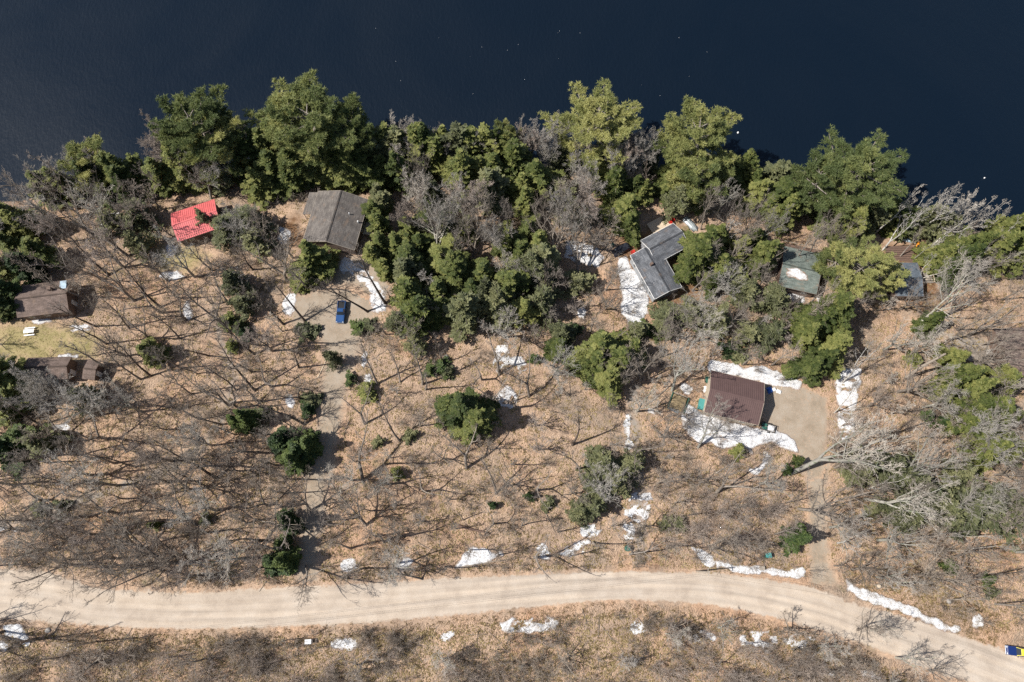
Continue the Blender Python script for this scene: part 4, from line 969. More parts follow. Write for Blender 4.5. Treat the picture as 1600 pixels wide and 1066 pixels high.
def branch_path(p, d, length, seg, wob, up, rg):
    pts = [p]; d = d/np.linalg.norm(d)
    for i in range(seg):
        d = d+rg.normal(0, wob, 3)+np.array([0, 0, up]); d /= np.linalg.norm(d); pts.append(pts[-1]+d*length/seg)
    return np.array(pts)
def bare_proto(seed, h, spread, fork=1, first=.4, dens=1.0, up=.10, wob=.13, twig_r=.0145, trunk_r=None, mats=('bark_grey', 'twig')):
    rg = np.random.default_rng(seed); T = Tubes(); C = Tubes(); tr = trunk_r or h*.016
    trunks = []
    if fork == 1: trunks.append((branch_path(np.array([0, 0, -.3]), np.array([rg.normal(0, .06), rg.normal(0, .06), 1.]), h*.93, 12, .055, .04, rg), tr))
    else:
        fh = h*rg.uniform(.12, .32); b = branch_path(np.array([0, 0, -.3]), np.array([0, 0, 1.]), fh, 3, .04, 0, rg); T.add(b, np.linspace(tr*1.2, tr, 4), 8)
        a0 = rg.uniform(0, 6.28)
        for k in range(fork):
            a = a0+k*2*pi/fork+rg.normal(0, .3); tl = rg.uniform(.3, .62)
            trunks.append((branch_path(b[-1], np.array([cos(a)*tl, sin(a)*tl, 1.]), (h*.93-fh)*rg.uniform(.8, 1.0), 10, .09, .05, rg), tr*.74))
    A = []; B = []; tips = []
    for path, r0 in trunks:
        m = len(path); rad = r0*(1-np.linspace(0, 1, m)**.9*.85); rad[0] *= 1.25; T.add(path, rad, 8 if fork == 1 else 7)
        nl = int((15 if fork == 1 else 9)*dens); ga_ = rg.uniform(0, 6.28)
        for i in range(nl):
            t = first+(1-first)*(i+rg.uniform(0, 1))/nl if fork == 1 else .15+.85*(i+rg.uniform(0, 1))/nl
            k = min(t*(m-1), m-1.001); j = int(k); p = path[j]*(1-(k-j))+path[j+1]*(k-j); rr = r0*(1-t**.9*.85)
            ga_ += 2.4+rg.normal(0, .35); el = rg.uniform(.35, .95)+.3*t
            ln = spread*(1.08-.62*max(0, (t-first)/(1-first)))*rg.uniform(.7, 1.12)*(1 if fork == 1 else .8)
            d = np.array([cos(ga_)*cos(el), sin(ga_)*cos(el), sin(el)]); lp = branch_path(p, d, ln, 5, wob, up, rg); lr = min(rr*.68, .016+ln*.021)
            T.add(lp, np.linspace(lr, lr*.3, 6), 5); nb = int(6*dens+rg.integers(0, 3))
            for q in range(nb):
                tb = .18+.82*(q+rg.uniform(0, 1))/nb; kb = min(tb*5, 4.999); jb = int(kb); pb = lp[jb]*(1-(kb-jb))+lp[jb+1]*(kb-jb)
                dm = lp[jb+1]-lp[jb]; dm /= np.linalg.norm(dm); db = dm*.9+rg.normal(0, .55, 3)+np.array([0, 0, .22]); lb = ln*(.50-.22*tb)*rg.uniform(.7, 1.25)
                bp = branch_path(pb, db, lb, 3, wob*1.1, up*.8, rg); br = max(lr*(1-tb*.7)*.5, .012); C.add(bp, np.linspace(br, br*.35, 4), 3)
                nt_ = int(6*dens)
                for z in range(nt_):
                    tt = .15+.85*(z+rg.uniform(0, 1))/nt_; kt = min(tt*3, 2.999); jt = int(kt); pt = bp[jt]*(1-(kt-jt))+bp[jt+1]*(kt-jt)
                    dt = bp[jt+1]-bp[jt]; dt = dt/np.linalg.norm(dt)+rg.normal(0, .5, 3)+np.array([0, 0, .15]); dt /= np.linalg.norm(dt); lt = lb*(.55-.2*tt)*rg.uniform(.7, 1.3)
                    A.append(pt); B.append(pt+dt*lt)
    A = np.array(A); B = np.array(B); C.add_many(A, B, twig_r*1.2, twig_r*.7)
    n = len(A); rep = max(2, int(4*dens)); t = rg.uniform(.15, 1, (n*rep, 1)); A2 = np.repeat(A, rep, 0); D = np.repeat(B-A, rep, 0); L_ = np.linalg.norm(D, axis=1, keepdims=True)
    d2 = D/L_*.9+rg.normal(0, .55, D.shape)+np.array([[0, 0, .12]]); d2 /= np.linalg.norm(d2, axis=1, keepdims=True)
    P0_ = A2+D*t; C.add_many(P0_, P0_+d2*L_*rg.uniform(.3, .75, (n*rep, 1)), twig_r*.85, twig_r*.45)
    return dict(h=h, trunk=T.mesh('trunk', M[mats[0]]), crown=C.mesh('crown', M[mats[1]]), r=spread)

def quads_from(c, u, v):
    """c centres, u,v half-axis vectors -> quads"""
    n = len(c); V = np.stack([c-u-v, c+u-v, c+u*.55+v, c-u*.55+v], 1).reshape(-1, 3); F = np.arange(n*4).reshape(n, 4); return V, F
def frame_rand(d, rg, jit):
    d = d+rg.normal(0, jit, d.shape); d /= np.linalg.norm(d, axis=1, keepdims=True)
    up = np.array([[0, 0, 1.]])+rg.normal(0, .45, d.shape); s_ = np.cross(d, up); s_ /= np.linalg.norm(s_, axis=1, keepdims=True); return d, s_
def conifer_proto(seed, h, R, nb=130, droop=.18, base=.06, size=.235, dens=78, shape=.85, mats=('bark_dark', 'hemlock'), power=1.0, lean=0.0):
    rg = np.random.default_rng(seed); T = Tubes(); path = branch_path(np.array([0, 0, -.3]), np.array([0, 0, 1.]), h, 8, .02, .05, rg); T.add(path, h*.014*(1-np.linspace(0, 1, 9)*.9), 7)
    Cc = []; U = []; Vv = []; tone = []; ga_ = 0
    azk = rg.uniform(0, 6.28, 4)
    for i in range(nb):
        t = base+(1-base)*((i+.5)/nb)**power; k = t*8; j = min(int(k), 7); p = path[j]*(1-(k-j))+path[j+1]*(k-j)
        ga_ += 2.399+rg.normal(0, .25)
        lob = 1+.26*sin(ga_*2+azk[0]+t*3)+.2*sin(ga_*3+azk[1]-t*5)+.12*sin(ga_*5+azk[2])
        ln = R*max(.05, (1-t))**shape*rg.uniform(.72, 1.14)*lob+.12
        if t < .25: ln *= .75+t
        if vnoise(ga_*1.1+seed*3, t*7+seed, 3) < .25: ln *= .45
        el = -droop+.5*t+rg.normal(0, .08); d = np.array([cos(ga_)*cos(el), sin(ga_)*cos(el), sin(el)]); bp = branch_path(p, d, ln, 4, .05, -.035, rg)
        T.add(bp, np.linspace(.035, .008, 5)*(.5+ln/R), 3); n = max(6, int(dens*ln)); s_ = rg.uniform(.12, 1.02, n)**.8; k = np.clip(s_*4, 0, 3.999); j = k.astype(int); f = (k-j)[:, None]
        c = bp[j]*(1-f)+bp[j+1]*f; dm = bp[-1]-bp[0]; dm = dm/np.linalg.norm(dm); sd = np.cross(dm, [0, 0, 1.]); sd /= np.linalg.norm(sd)
        wd = ln*.30*(1-.65*s_)+.10; off = rg.uniform(-1, 1, n)*wd; c = c+sd*off[:, None]; c[:, 2] -= np.abs(off)*.22+rg.uniform(0, .10, n); c += rg.normal(0, .05, c.shape)
        dd = dm[None]*.75+sd[None]*np.sign(off)[:, None]*.75; dd, ss = frame_rand(dd, rg, .3)
        sz = size*rg.uniform(.55, 1.25, (n, 1)); Cc.append(c); Vv.append(dd*sz*.62); U.append(ss*sz*.30); tb = rg.normal(.48, .16); tone.append(np.clip(tb+rg.normal(0, .12, n)+.18*(s_-.5), 0, 1))
    V, F = quads_from(np.concatenate(Cc), np.concatenate(U), np.concatenate(Vv)); me = mesh_np('crown', V, F, M[mats[1]], dict(tone=np.repeat(np.concatenate(tone), 4)))
    return dict(h=h, trunk=T.mesh('trunk', M[mats[0]]), crown=me, r=R)
def pine_proto(seed, h, R, nb=44, mats=('bark_grey', 'pine')):
    rg = np.random.default_rng(seed); T = Tubes(); path = branch_path(np.array([0, 0, -.3]), np.array([rg.normal(0, .05), rg.normal(0, .05), 1.]), h*.97, 10, .04, .05, rg); T.add(path, h*.0155*(1-np.linspace(0, 1, 11)*.88), 8)
    tc_ = []; td = []; tt_ = []; ga_ = rg.uniform(0, 6)
    for i in range(nb):
        t = .30+.70*((i+.5)/nb); k = t*10; j = min(int(k), 9); p = path[j]*(1-(k-j))+path[j+1]*(k-j); ga_ += 2.399+rg.normal(0, .5)
        e = math.sin(pi*min(1, max(0, (t-.18)/.95)))**.6; ln = R*e*rg.uniform(.55, 1.2)*(1.0 if t < .9 else .6)
        el = .10+.65*max(0, t-.5)*1.6+rg.normal(0, .1); d = np.array([cos(ga_)*cos(el), sin(ga_)*cos(el), sin(el)]); bp = branch_path(p, d, ln, 5, .10, .07, rg); r0 = .03+ln*.017
        T.add(bp, np.linspace(r0, r0*.25, 6), 5); bt = rg.normal(.5, .17); ns = int(5+ln*2.0)
        for q in range(ns):
            tb = .35+.65*(q+rg.uniform(0, 1))/ns; kb = min(tb*5, 4.999); jb = int(kb); pb = bp[jb]*(1-(kb-jb))+bp[jb+1]*(kb-jb); dm = bp[jb+1]-bp[jb]; dm /= np.linalg.norm(dm)
            sd = np.cross(dm, [0, 0, 1.]); sd /= np.linalg.norm(sd)+1e-6; dd = dm*.7+sd*rg.choice([-1, 1])*rg.uniform(.3, .9)+np.array([0, 0, rg.uniform(0, .35)]); ls = ln*.34*(1.25-tb)*rg.uniform(.6, 1.2)+.25
            sp = branch_path(pb, dd, ls, 2, .1, .08, rg); T.add(sp, [.02, .014, .006], 3)
            m = int(5+ls*5); s_ = rg.uniform(.25, 1.05, m)[:, None]; c = sp[0]*(1-s_)+sp[-1]*s_+rg.normal(0, .17, (m, 3))*np.array([1, 1, .55]); tc_.append(c); dv_ = (sp[-1]-sp[0])/np.linalg.norm(sp[-1]-sp[0])
            td.append(np.repeat((dv_*.6+np.array([0, 0, .5]))[None], m, 0)); tt_.append(np.clip(bt+rg.normal(0, .12, m), 0, 1))
    c = np.concatenate(tc_); d = np.concatenate(td); tn = np.concatenate(tt_); K = 9; n = len(c)
    c2 = np.repeat(c, K, 0); d2 = np.repeat(d, K, 0)+rg.normal(0, .75, (n*K, 3)); d2 /= np.linalg.norm(d2, axis=1, keepdims=True); up = rg.normal(0, 1, d2.shape); s2 = np.cross(d2, up); s2 /= np.linalg.norm(s2, axis=1, keepdims=True)
    ln = rg.uniform(.28, .60, (n*K, 1)); wv = ln*.115; V = np.stack([c2-s2*wv, c2+s2*wv, c2+d2*ln], 1).reshape(-1, 3)
    me = mesh_np('crown', V, np.arange(len(V)).reshape(-1, 3), M[mats[1]], dict(tone=np.repeat(np.repeat(tn, K), 3)))
    return dict(h=h, trunk=T.mesh('trunk', M[mats[0]]), crown=me, r=R)
G = ('bark_grey', 'twig'); PL = ('bark_pale', 'twig_pale'); BE = ('bark_beech', 'twig_pale'); RD = ('bark_grey', 'twig_red'); DK = ('bark_dark', 'twig')
PROTO = dict(
 tall=[bare_proto(1, 17, 4.8, 1, .36, .86, .2, .10, mats=G), bare_proto(2, 18, 4.2, 1, .45, .8, .22, .10, mats=DK), bare_proto(3, 16, 5.0, 2, .35, .85, .2, .12, mats=G), bare_proto(4, 19, 5.2, 1, .33, .86, .18, .10, mats=DK), bare_proto(61, 18, 4.6, 3, .3, .8, .2, .10, mats=G)],
 broad=[bare_proto(5, 15, 6.2, 3, .3, .9, .13, .17, mats=BE), bare_proto(6, 14, 5.8, 4, .3, .8, .12, .2, mats=G), bare_proto(7, 16, 6.4, 2, .3, 1.0, .12, .17, mats=BE), bare_proto(62, 16, 6.0, 1, .28, .9, .13, .15, mats=G)],
 slim=[bare_proto(8, 14, 2.3, 1, .5, .75, up=.16, mats=G), bare_proto(9, 12, 2.0, 1, .45, .7, up=.16, mats=DK), bare_proto(10, 13, 2.6, 2, .4, .7, up=.15, mats=RD)],
 birch=[bare_proto(11, 17, 2.9, 1, .5, .8, up=.16, trunk_r=.17, mats=PL), bare_proto(12, 16, 3.2, 2, .4, .8, up=.15, trunk_r=.17, mats=PL)],
 small=[bare_proto(13, 8, 2.6, 3, .2, .8, mats=G), bare_proto(14, 7, 2.4, 4, .2, .75, mats=RD), bare_proto(15, 9, 2.2, 1, .25, .85, mats=('bark_grey', 'twig_pale'))],
 dome=[bare_proto(16, 15, 4.6, 4, .3, 1.25, up=.16, wob=.11, mats=('bark_pale', 'twig_pale')), bare_proto(17, 14, 4.0, 3, .3, 1.2, up=.16, wob=.11, mats=RD)],
 hemlock=[conifer_proto(21, 16, 3.4), conifer_proto(22, 13, 3.0, 110, shape=1.0), conifer_proto(23, 16, 3.9, 130, shape=.7, droop=.3), conifer_proto(24, 13, 2.6, 100, shape=.95, power=.8), conifer_proto(71, 17, 3.3, 120, .05, shape=.6), conifer_proto(72, 15, 3.6, 84, .25, shape=.8), conifer_proto(73, 18, 3.0, 120, .1, shape=.75)],
 spruce=[conifer_proto(25, 10, 2.5, 110, .15, .03, .26, 60, .9, ('bark_dark', 'spruce')), conifer_proto(26, 9, 2.2, 100, .1, .03, .26, 62, .8, ('bark_dark', 'spruce'))],
 cedar=[conifer_proto(27, 9, 1.7, 110, -.2, .04, .24, 60, .6, ('bark_grey', 'hemlock')), conifer_proto(28, 8, 2.0, 100, -.1, .04, .26, 55, .6, ('bark_grey', 'dullgreen'))],
 sapling=[conifer_proto(29, 3.2, 1.3, 45, 0, .03, .22, 50, .8, ('bark_dark', 'spruce')), conifer_proto(30, 2.6, 1.5, 40, 0, .03, .22, 45, .6, ('bark_dark', 'dullgreen')), conifer_proto(31, 3.8, 1.5, 50, 0, .03, .24, 45, .8, ('bark_dark', 'hemlock'))],
 dull=[conifer_proto(32, 9, 3.4, 90, .0, .1, .30, 26, .55, ('bark_grey', 'dullgreen')), conifer_proto(33, 7, 3.0, 80, .0, .1, .30, 26, .55, ('bark_grey', 'dullgreen'))],
 yellow=[conifer_proto(34, 6, 2.0, 80, -.1, .04, .26, 55, .6, ('bark_grey', 'yellow'))],
 pine=[pine_proto(41, 23, 6.0, 50), pine_proto(42, 21, 5.4, 44), pine_proto(43, 24, 6.6, 54), pine_proto(44, 17, 4.4, 36), pine_proto(45, 24, 6.2, 34), pine_proto(46, 22, 5.6, 60)],
 snag=[],
)
def snag_proto(seed, h, r):
    rg = np.random.default_rng(seed); T = Tubes(); p = branch_path(np.array([0, 0, -.3]), np.array([0, 0, 1.]), h, 8, .04, 0, rg); T.add(p, r*(1-np.linspace(0, 1, 9)*.5), 8); C = Tubes()
    for i in range(7):
        t = rg.uniform(.3, .98); q = p[int(t*8)]; a = rg.uniform(0, 6.28); C.add(branch_path(q, np.array([cos(a), sin(a), .4]), rg.uniform(.5, 1.8), 3, .15, .05, rg), np.linspace(.05, .015, 4), 4)
    return dict(h=h, trunk=T.mesh('trunk', M['stick']), crown=C.mesh('crown', M['stick']), r=1)
PROTO['snag'] = [snag_proto(51, 7, .26), snag_proto(52, 10, .2)]
TREES = []      # dicts kept for labels
KIND = dict(tall=('bare_tree', 'tall bare grey hardwood', 'bare tree'), broad=('bare_tree', 'wide spreading bare hardwood', 'bare tree'), slim=('bare_tree', 'slender bare hardwood', 'bare tree'),
            birch=('birch_tree', 'pale-barked bare birch', 'birch tree'), small=('bare_tree', 'low bushy bare hardwood', 'bare tree'), dome=('bare_tree', 'dome crowned pale bare hardwood', 'bare tree'),
            hemlock=('hemlock_tree', 'dense green hemlock', 'hemlock'), spruce=('spruce_tree', 'dark green young spruce', 'spruce'), cedar=('cedar_tree', 'narrow green cedar', 'cedar'),
            sapling=('evergreen_sapling', 'little evergreen sapling', 'sapling'), dull=('evergreen_shrub', 'loose dull green evergreen', 'evergreen'), yellow=('yellow_shrub', 'yellow leaved shrub', 'shrub'),
            pine=('pine_tree', 'tall feathery white pine', 'pine tree'), snag=('dead_tree', 'broken dead tree trunk', 'dead tree'))
def put(kind, base, top=None, h=None, s=1.0, rz=None, v=None, q=None):
    """base: point on the ground; top: world point of the tip (optional, gives lean and height)"""
    i = len(TREES); pr_ = PROTO[kind][(v if v is not None else random.randrange(99)) % len(PROTO[kind])]
    if top is not None:
        ax = np.array(top)-np.array(base); hh = np.linalg.norm(ax); ax = ax/hh; sc = hh/pr_['h']
    else:
        hh = (h or pr_['h']*random.uniform(.88, 1.1)); ax = np.array([random.gauss(0, .03), random.gauss(0, .03), 1.]); sc = hh/pr_['h']
    nm, txt, cat = KIND[kind]; t = bpy.data.objects.new(nm, None); COL.objects.link(t)
    t.location = tuple(map(float, base)); qq = Vector(ax).to_track_quat('Z', 'Y') @ Matrix.Rotation(rz if rz is not None else random.uniform(0, 6.28), 3, 'Z').to_quaternion()
    t.rotation_mode = 'QUATERNION'; t.rotation_quaternion = qq; w_ = sc*s; t.scale = (w_, w_, sc)
    for part in ('trunk', 'crown'): o = bpy.data.objects.new(part, pr_[part]); COL.objects.link(o); o.parent = t
    r = pr_['r']*w_; cx, cy = to_px(base[0]+ax[0]*hh*.6, base[1]+ax[1]*hh*.6, base[2]+ax[2]*hh*.6)
    TREES.append(dict(o=t, kind=kind, txt=txt, cat=cat, px=cx, py=cy, r=r, h=hh, b=np.array(base)[:2])); return t
def crown_base(cx, cy, h, frac):
    z = 0.
    for _ in range(4): p = at(cx, cy, z+h*frac); z = hz(p[0], p[1])
    return np.array([p[0], p[1], z])
# ---- trees read off the photograph: (kind, crown x, crown y, crown radius in px)
def C(kind, x, y, rpx, h=None, v=None, frac=None):
    fr = frac or dict(pine=.72, hemlock=.45, spruce=.4, cedar=.5, sapling=.4, dull=.45, yellow=.4).get(kind, .68)
    pr_ = PROTO[kind][(v if v is not None else 0) % len(PROTO[kind])]
    v = random.randrange(9) if v is None else v; pr_ = PROTO[kind][v % len(PROTO[kind])]
    h0 = h or pr_['h']*random.uniform(.9, 1.1); b = crown_base(x, y, h0, fr)
    if shore_d(b[0], b[1]) < .6: b[1] = float(np.interp(b[0], SX, SY))-1.2; b[2] = hz(b[0], b[1])
    ppm = FPX/(CAM_H/ct*1.02+ (b[1]*st)-h0*fr); r = rpx/ppm; s = r/(pr_['r']*h0/pr_['h'])*dict(pine=1.32, hemlock=1.22, spruce=1.15, cedar=1.2, dull=1.12).get(kind, 1.0)
    return put(kind, b, h=h0, s=min(max(s, .6), 2.0), v=v)
def BT(kind, bx, by, tx, ty, h, s=1.0, v=None):
    """bare tree: foot pixel, tip pixel, tip height"""
    b = gp(bx, by); tp = at(tx, ty, b[2]+h); return put(kind, b, top=tp, s=s, v=v)
for a in [(135,245,30,14,3),(322,165,52,23,2),(300,222,40,17,3),(505,142,58,24,2),(455,195,50,22,0),(545,215,36,20,1),(922,165,48,21,0),(1083,222,50,22,2),(1100,262,35,17,3),(1322,262,52,20,0),(1295,292,34,17,3),
          (802,187,20,15,3),(1340,420,42,14,1),(1375,440,24,10,3),(1312,415,26,12,3),(345,210,36,20,1)]: C('pine', a[0], a[1], a[2], a[3], a[4])
for x, y, r in [(190,248,40),(215,262,32),(160,250,30),(255,270,30),(428,262,40),(405,290,32),(450,285,38),(478,250,30),(590,170,32),(602,205,34),(570,195,26),(635,168,22),(650,178,20),(680,198,24),(700,192,20),(716,208,26),
                (735,222,26),(590,235,30),(540,262,28),(515,250,28),(600,265,22),(660,225,26),(780,238,34),(765,222,28),(800,215,22),(838,272,34),(815,295,34),(775,270,28),(700,262,22),(825,318,30),(750,245,22),
                (655,385,34),(640,410,30),(622,385,22),(700,395,30),(760,430,34),(738,455,26),(800,445,34),(815,400,32),(790,375,26),(690,455,28),(690,485,24),(715,420,28),(640,350,22),(670,320,22),(825,360,26),
                (950,258,24),(940,285,20),(990,288,20),(975,330,26),(985,350,20),(1005,300,18),(1162,268,26),(1175,285,22),(1225,300,30),(1245,318,24),(1205,320,22),(1070,290,28),(1130,275,26),(1040,290,22),(1050,262,20),
                (1100,388,34),(1088,405,26),(1120,368,28),(1130,415,28),(1115,440,24),(1160,385,22),(1195,398,26),(1180,372,20),(1350,325,30),(1370,305,26),(1395,290,28),(1300,340,26),(1330,350,26),(1385,335,22),(1400,285,22),
                (1275,500,36),(1300,490,28),(1262,522,30),(1285,560,40),(1305,545,28),(1265,572,24),(1552,306,22),(1590,330,24),(1575,352,22),(1492,388,24),(1520,382,26),(1550,388,26),(1585,388,26),(1468,402,22),
                (1500,405,28),(1500,588,28),(1522,605,28),(1480,608,22),(1545,640,28),(1512,658,24),(1572,650,22),(1575,700,20),(1540,697,30),(1490,560,22),(20,585,30),(5,600,30),(25,615,26),(20,340,28),(5,360,26),(60,395,24),
                (490,408,30),(478,430,24),(585,330,18),(592,380,22),(940,545,34),(965,560,36),(925,570,32),(955,590,30),(985,545,24),(725,642,34),(745,655,34),(705,632,26),(235,548,22),(1455,505,22)]: C('hemlock', x, y, r, h=random.uniform(10, 15) if r > 24 else random.uniform(8, 11))
for x, y, r in [(443,692,24),(468,702,26),(455,718,22),(482,690,18),(432,882,22),(447,878,18),(446,815,18),(440,850,14),(1247,840,19),(10,700,30),(40,690,26),(385,655,16),(370,662,14)]: C('spruce', x, y, r)
for x, y, r in [(595,285,14),(600,310,14),(592,345,14),(586,395,16),(588,300,12),(600,420,12),(1000,512,14),(868,545,16),(700,350,16),(675,300,16),(725,355,14),(1020,250,14)]: C('cedar', x, y, r)
for x, y, r in [(478,518,20),(560,512,17),(575,508,16),(690,573,16),(672,578,13),(700,582,12),(572,612,18),(620,740,11),(860,785,10),(827,775,9),(852,790,9),(1155,706,13),(1150,552,18),(1140,545,16),(1060,818,16),(1040,820,12),(590,690,10),(640,680,12),
                (1365,797,14),(1430,560,14),(60,795,14),(95,790,12),(320,812,10),(480,640,14),(1248,720,10),(1232,735,9),(950,735,14),(1545,905,12),(1550,925,11),(1485,885,14),(410,645,14),(485,625,16),
                (895,515,15),(1010,515,15),(1028,520,14),(1045,480,14),(835,560,10),(355,500,16),(380,520,14),(360,540,12),(95,690,16),(1475,660,14),(1450,650,14),(375,510,12),(240,820,9),(548,592,12),(770,790,8)]: C('sapling', x, y, r)
for x, y, r in [(940,722,28),(968,745,26),(930,758,24),(988,722,20),(1540,790,44),(1505,800,38),(1575,800,36),(1470,790,30),(1410,745,30),(1390,725,26),(1345,735,26),(1440,770,24),(210,335,26),(175,345,22),(215,380,20),(380,475,20),(365,440,22),
                (340,275,26),(390,345,26),(350,360,26),(320,345,14),(400,380,22),(1040,500,24),(1080,490,26),(1120,500,24),(880,520,20),(790,470,26),(850,450,26),(905,440,22),(1165,455,26),(1210,470,24),(1200,520,26),(1170,520,22),(1420,340,28),(1460,345,30),(1440,320,20),
                (870,300,26),(900,330,24),(880,250,22),(620,500,20),(650,540,16),(130,620,20),(60,690,24),(1500,740,24),(1400,800,22),(1415,815,18),(520,560,12),(925,790,22),(905,800,16)]: C('dull', x, y, r)
C('yellow', 724, 256, 18)
for a in [('tall',357,634,270,580,17),('tall',339,747,225,672,19),('tall',308,820,205,765,18),('tall',398,610,300,535,18),('tall',370,610,320,560,13),('tall',235,588,160,528,17),('tall',397,553,312,480,19),('tall',220,593,140,550,16),
          ('tall',443,507,378,445,17),('tall',476,502,415,440,17),('tall',602,474,520,385,18),('tall',575,487,505,418,17),('tall',590,600,545,525,17),('slim',660,600,635,520,17),('slim',625,598,600,545,12),('slim',780,586,770,510,16),
          ('slim',691,565,678,520,12),('slim',567,752,540,650,18),('slim',625,689,597,622,15),('slim',570,663,550,605,14),('slim',729,732,725,660,16),('slim',775,772,738,712,13),('broad',572,820,505,768,15),('snag',600,848,588,830,7),
          ('broad',618,880,612,880,15),('broad',485,798,432,750,15),('tall',476,663,372,612,19),('broad',294,878,130,862,20),('broad',395,872,300,878,19),('broad',478,885,470,915,16),('slim',894,695,905,635,17),('slim',827,619,820,550,16),
          ('broad',1091,699,1128,630,14),('tall',1119,770,1190,715,17),('broad',945,800,952,735,15),('birch',1304,645,1352,585,14),('broad',1235,740,1420,650,19),('broad',1387,760,1510,680,18),('broad',1352,780,1490,805,17),('broad',1537,676,1605,612,16),
          ('broad',1248,795,1345,790,17),('broad',1425,515,1560,410,19),('tall',1511,525,1625,455,16),('snag',1415,591,1475,550,11),('snag',1418,560,1440,530,8),('birch',1316,598,1400,515,15),('birch',1379,391,1460,295,17),('birch',1352,376,1455,285,18),
          ('birch',1448,377,1528,288,19),('birch',1453,388,1515,330,14),('birch',1504,367,1562,305,15),('birch',1542,360,1582,318,11),('birch',1443,347,1505,278,18),('birch',1425,365,1488,290,17),('birch',1395,372,1470,305,17),('birch',1480,372,1545,298,17),('slim',1405,402,1440,350,10),('dome',958,293,985,205,16),('slim',1000,315,1012,240,14),
          ('slim',197,707,172,655,9),('snag',724,813,716,800,6),('tall',500,700,430,640,15),('tall',170,430,60,340,18),('tall',210,470,110,390,18),('tall',150,510,60,460,16),('tall',340,500,250,440,17),('broad',150,650,60,620,16),('tall',280,640,190,600,15),
          ('tall',250,480,160,400,18),('tall',200,400,90,320,18),('tall',150,370,50,290,16),('tall',130,340,30,270,15),('broad',110,760,5,730,16),('broad',230,860,120,820,17),('broad',130,850,20,840,17),('tall',420,790,350,750,16),('broad',1290,400,1330,345,13),
          ('broad',330,310,315,240,15),('broad',420,390,395,330,14),('birch',1020,420,1050,330,3.5),('broad',1050,610,1075,520,15),('broad',1000,600,1005,530,13),('broad',1030,560,1040,500,11),('tall',660,905,590,880,10),
          ('broad',1040,990,1075,1000,8),('broad',1360,985,1400,980,10),('slim',740,430,735,320,15),('broad',690,420,665,290,16),('broad',740,400,730,300,16),('broad',860,420,870,300,16),('tall',900,440,915,310,15),('tall',850,500,850,400,13)]: 
    if a[5] > 5: BT(*a[:6])
for x, y, r, k in [(30,262,28,'slim'),(62,248,30,'birch'),(92,262,28,'slim'),(120,222,28,'broad'),(20,300,28,'tall'),(75,290,28,'tall'),(160,215,24,'slim'),(240,208,34,'dome'),(305,262,30,'broad'),(394,212,28,'broad'),(640,195,30,'dome'),(712,232,20,'small'),(765,180,26,'broad'),(845,192,26,'dome'),(832,205,22,'dome'),(872,210,24,'broad'),(990,197,22,'small'),(895,230,24,'broad'),(905,262,30,'broad'),
                   (880,290,32,'tall'),(920,310,30,'dome'),(1118,318,24,'broad'),(1160,325,24,'broad'),(1145,350,20,'small'),(400,245,22,'small'),(1010,220,22,'broad'),(1210,345,24,'broad'),(650,255,22,'broad'),(655,290,26,'dome'),(720,300,34,'broad'),
                   (700,330,32,'broad'),(735,345,34,'broad'),(640,330,26,'dome'),(770,320,26,'broad'),(985,225,24,'dome'),(1005,232,24,'dome'),(970,235,26,'dome'),(1500,300,28,'birch'),(1470,310,26,'birch'),(1530,300,26,'birch'),(1510,330,24,'birch'),(700,190,20,'dome'),(815,215,20,'dome'),(860,235,24,'broad'),(745,205,20,'small'),(930,275,26,'dome'),(900,345,28,'broad'),(885,320,26,'dome'),(735,300,30,'dome'),(680,355,26,'broad'),(775,355,26,'dome'),(800,330,24,'broad'),(1140,300,22,'broad'),(1185,335,24,'broad'),(1300,360,30,'broad'),(1275,375,24,'broad'),(1345,310,20,'small'),(715,385,26,'broad'),(790,410,26,'broad'),(665,430,22,'small'),(355,245,24,'broad'),(225,300,24,'small')]: C(k, x, y, r*1.1, h=random.uniform(16, 18.5) if k != 'small' else 12)
for x, y, r, k, h in [(1370,990,40,'broad',11),(1300,1015,34,'broad',9),(1430,1035,36,'broad',10),(1135,985,30,'broad',8),(1060,985,26,'small',7),(1240,985,28,'small',7),(300,1035,34,'broad',8),(560,1040,34,'small',8),(690,1035,30,'broad',8),(880,1040,32,'broad',8),(985,1040,30,'small',7),(130,1040,34,'small',8),(1480,1055,30,'broad',9)]: C(k, x, y, r, h=h)
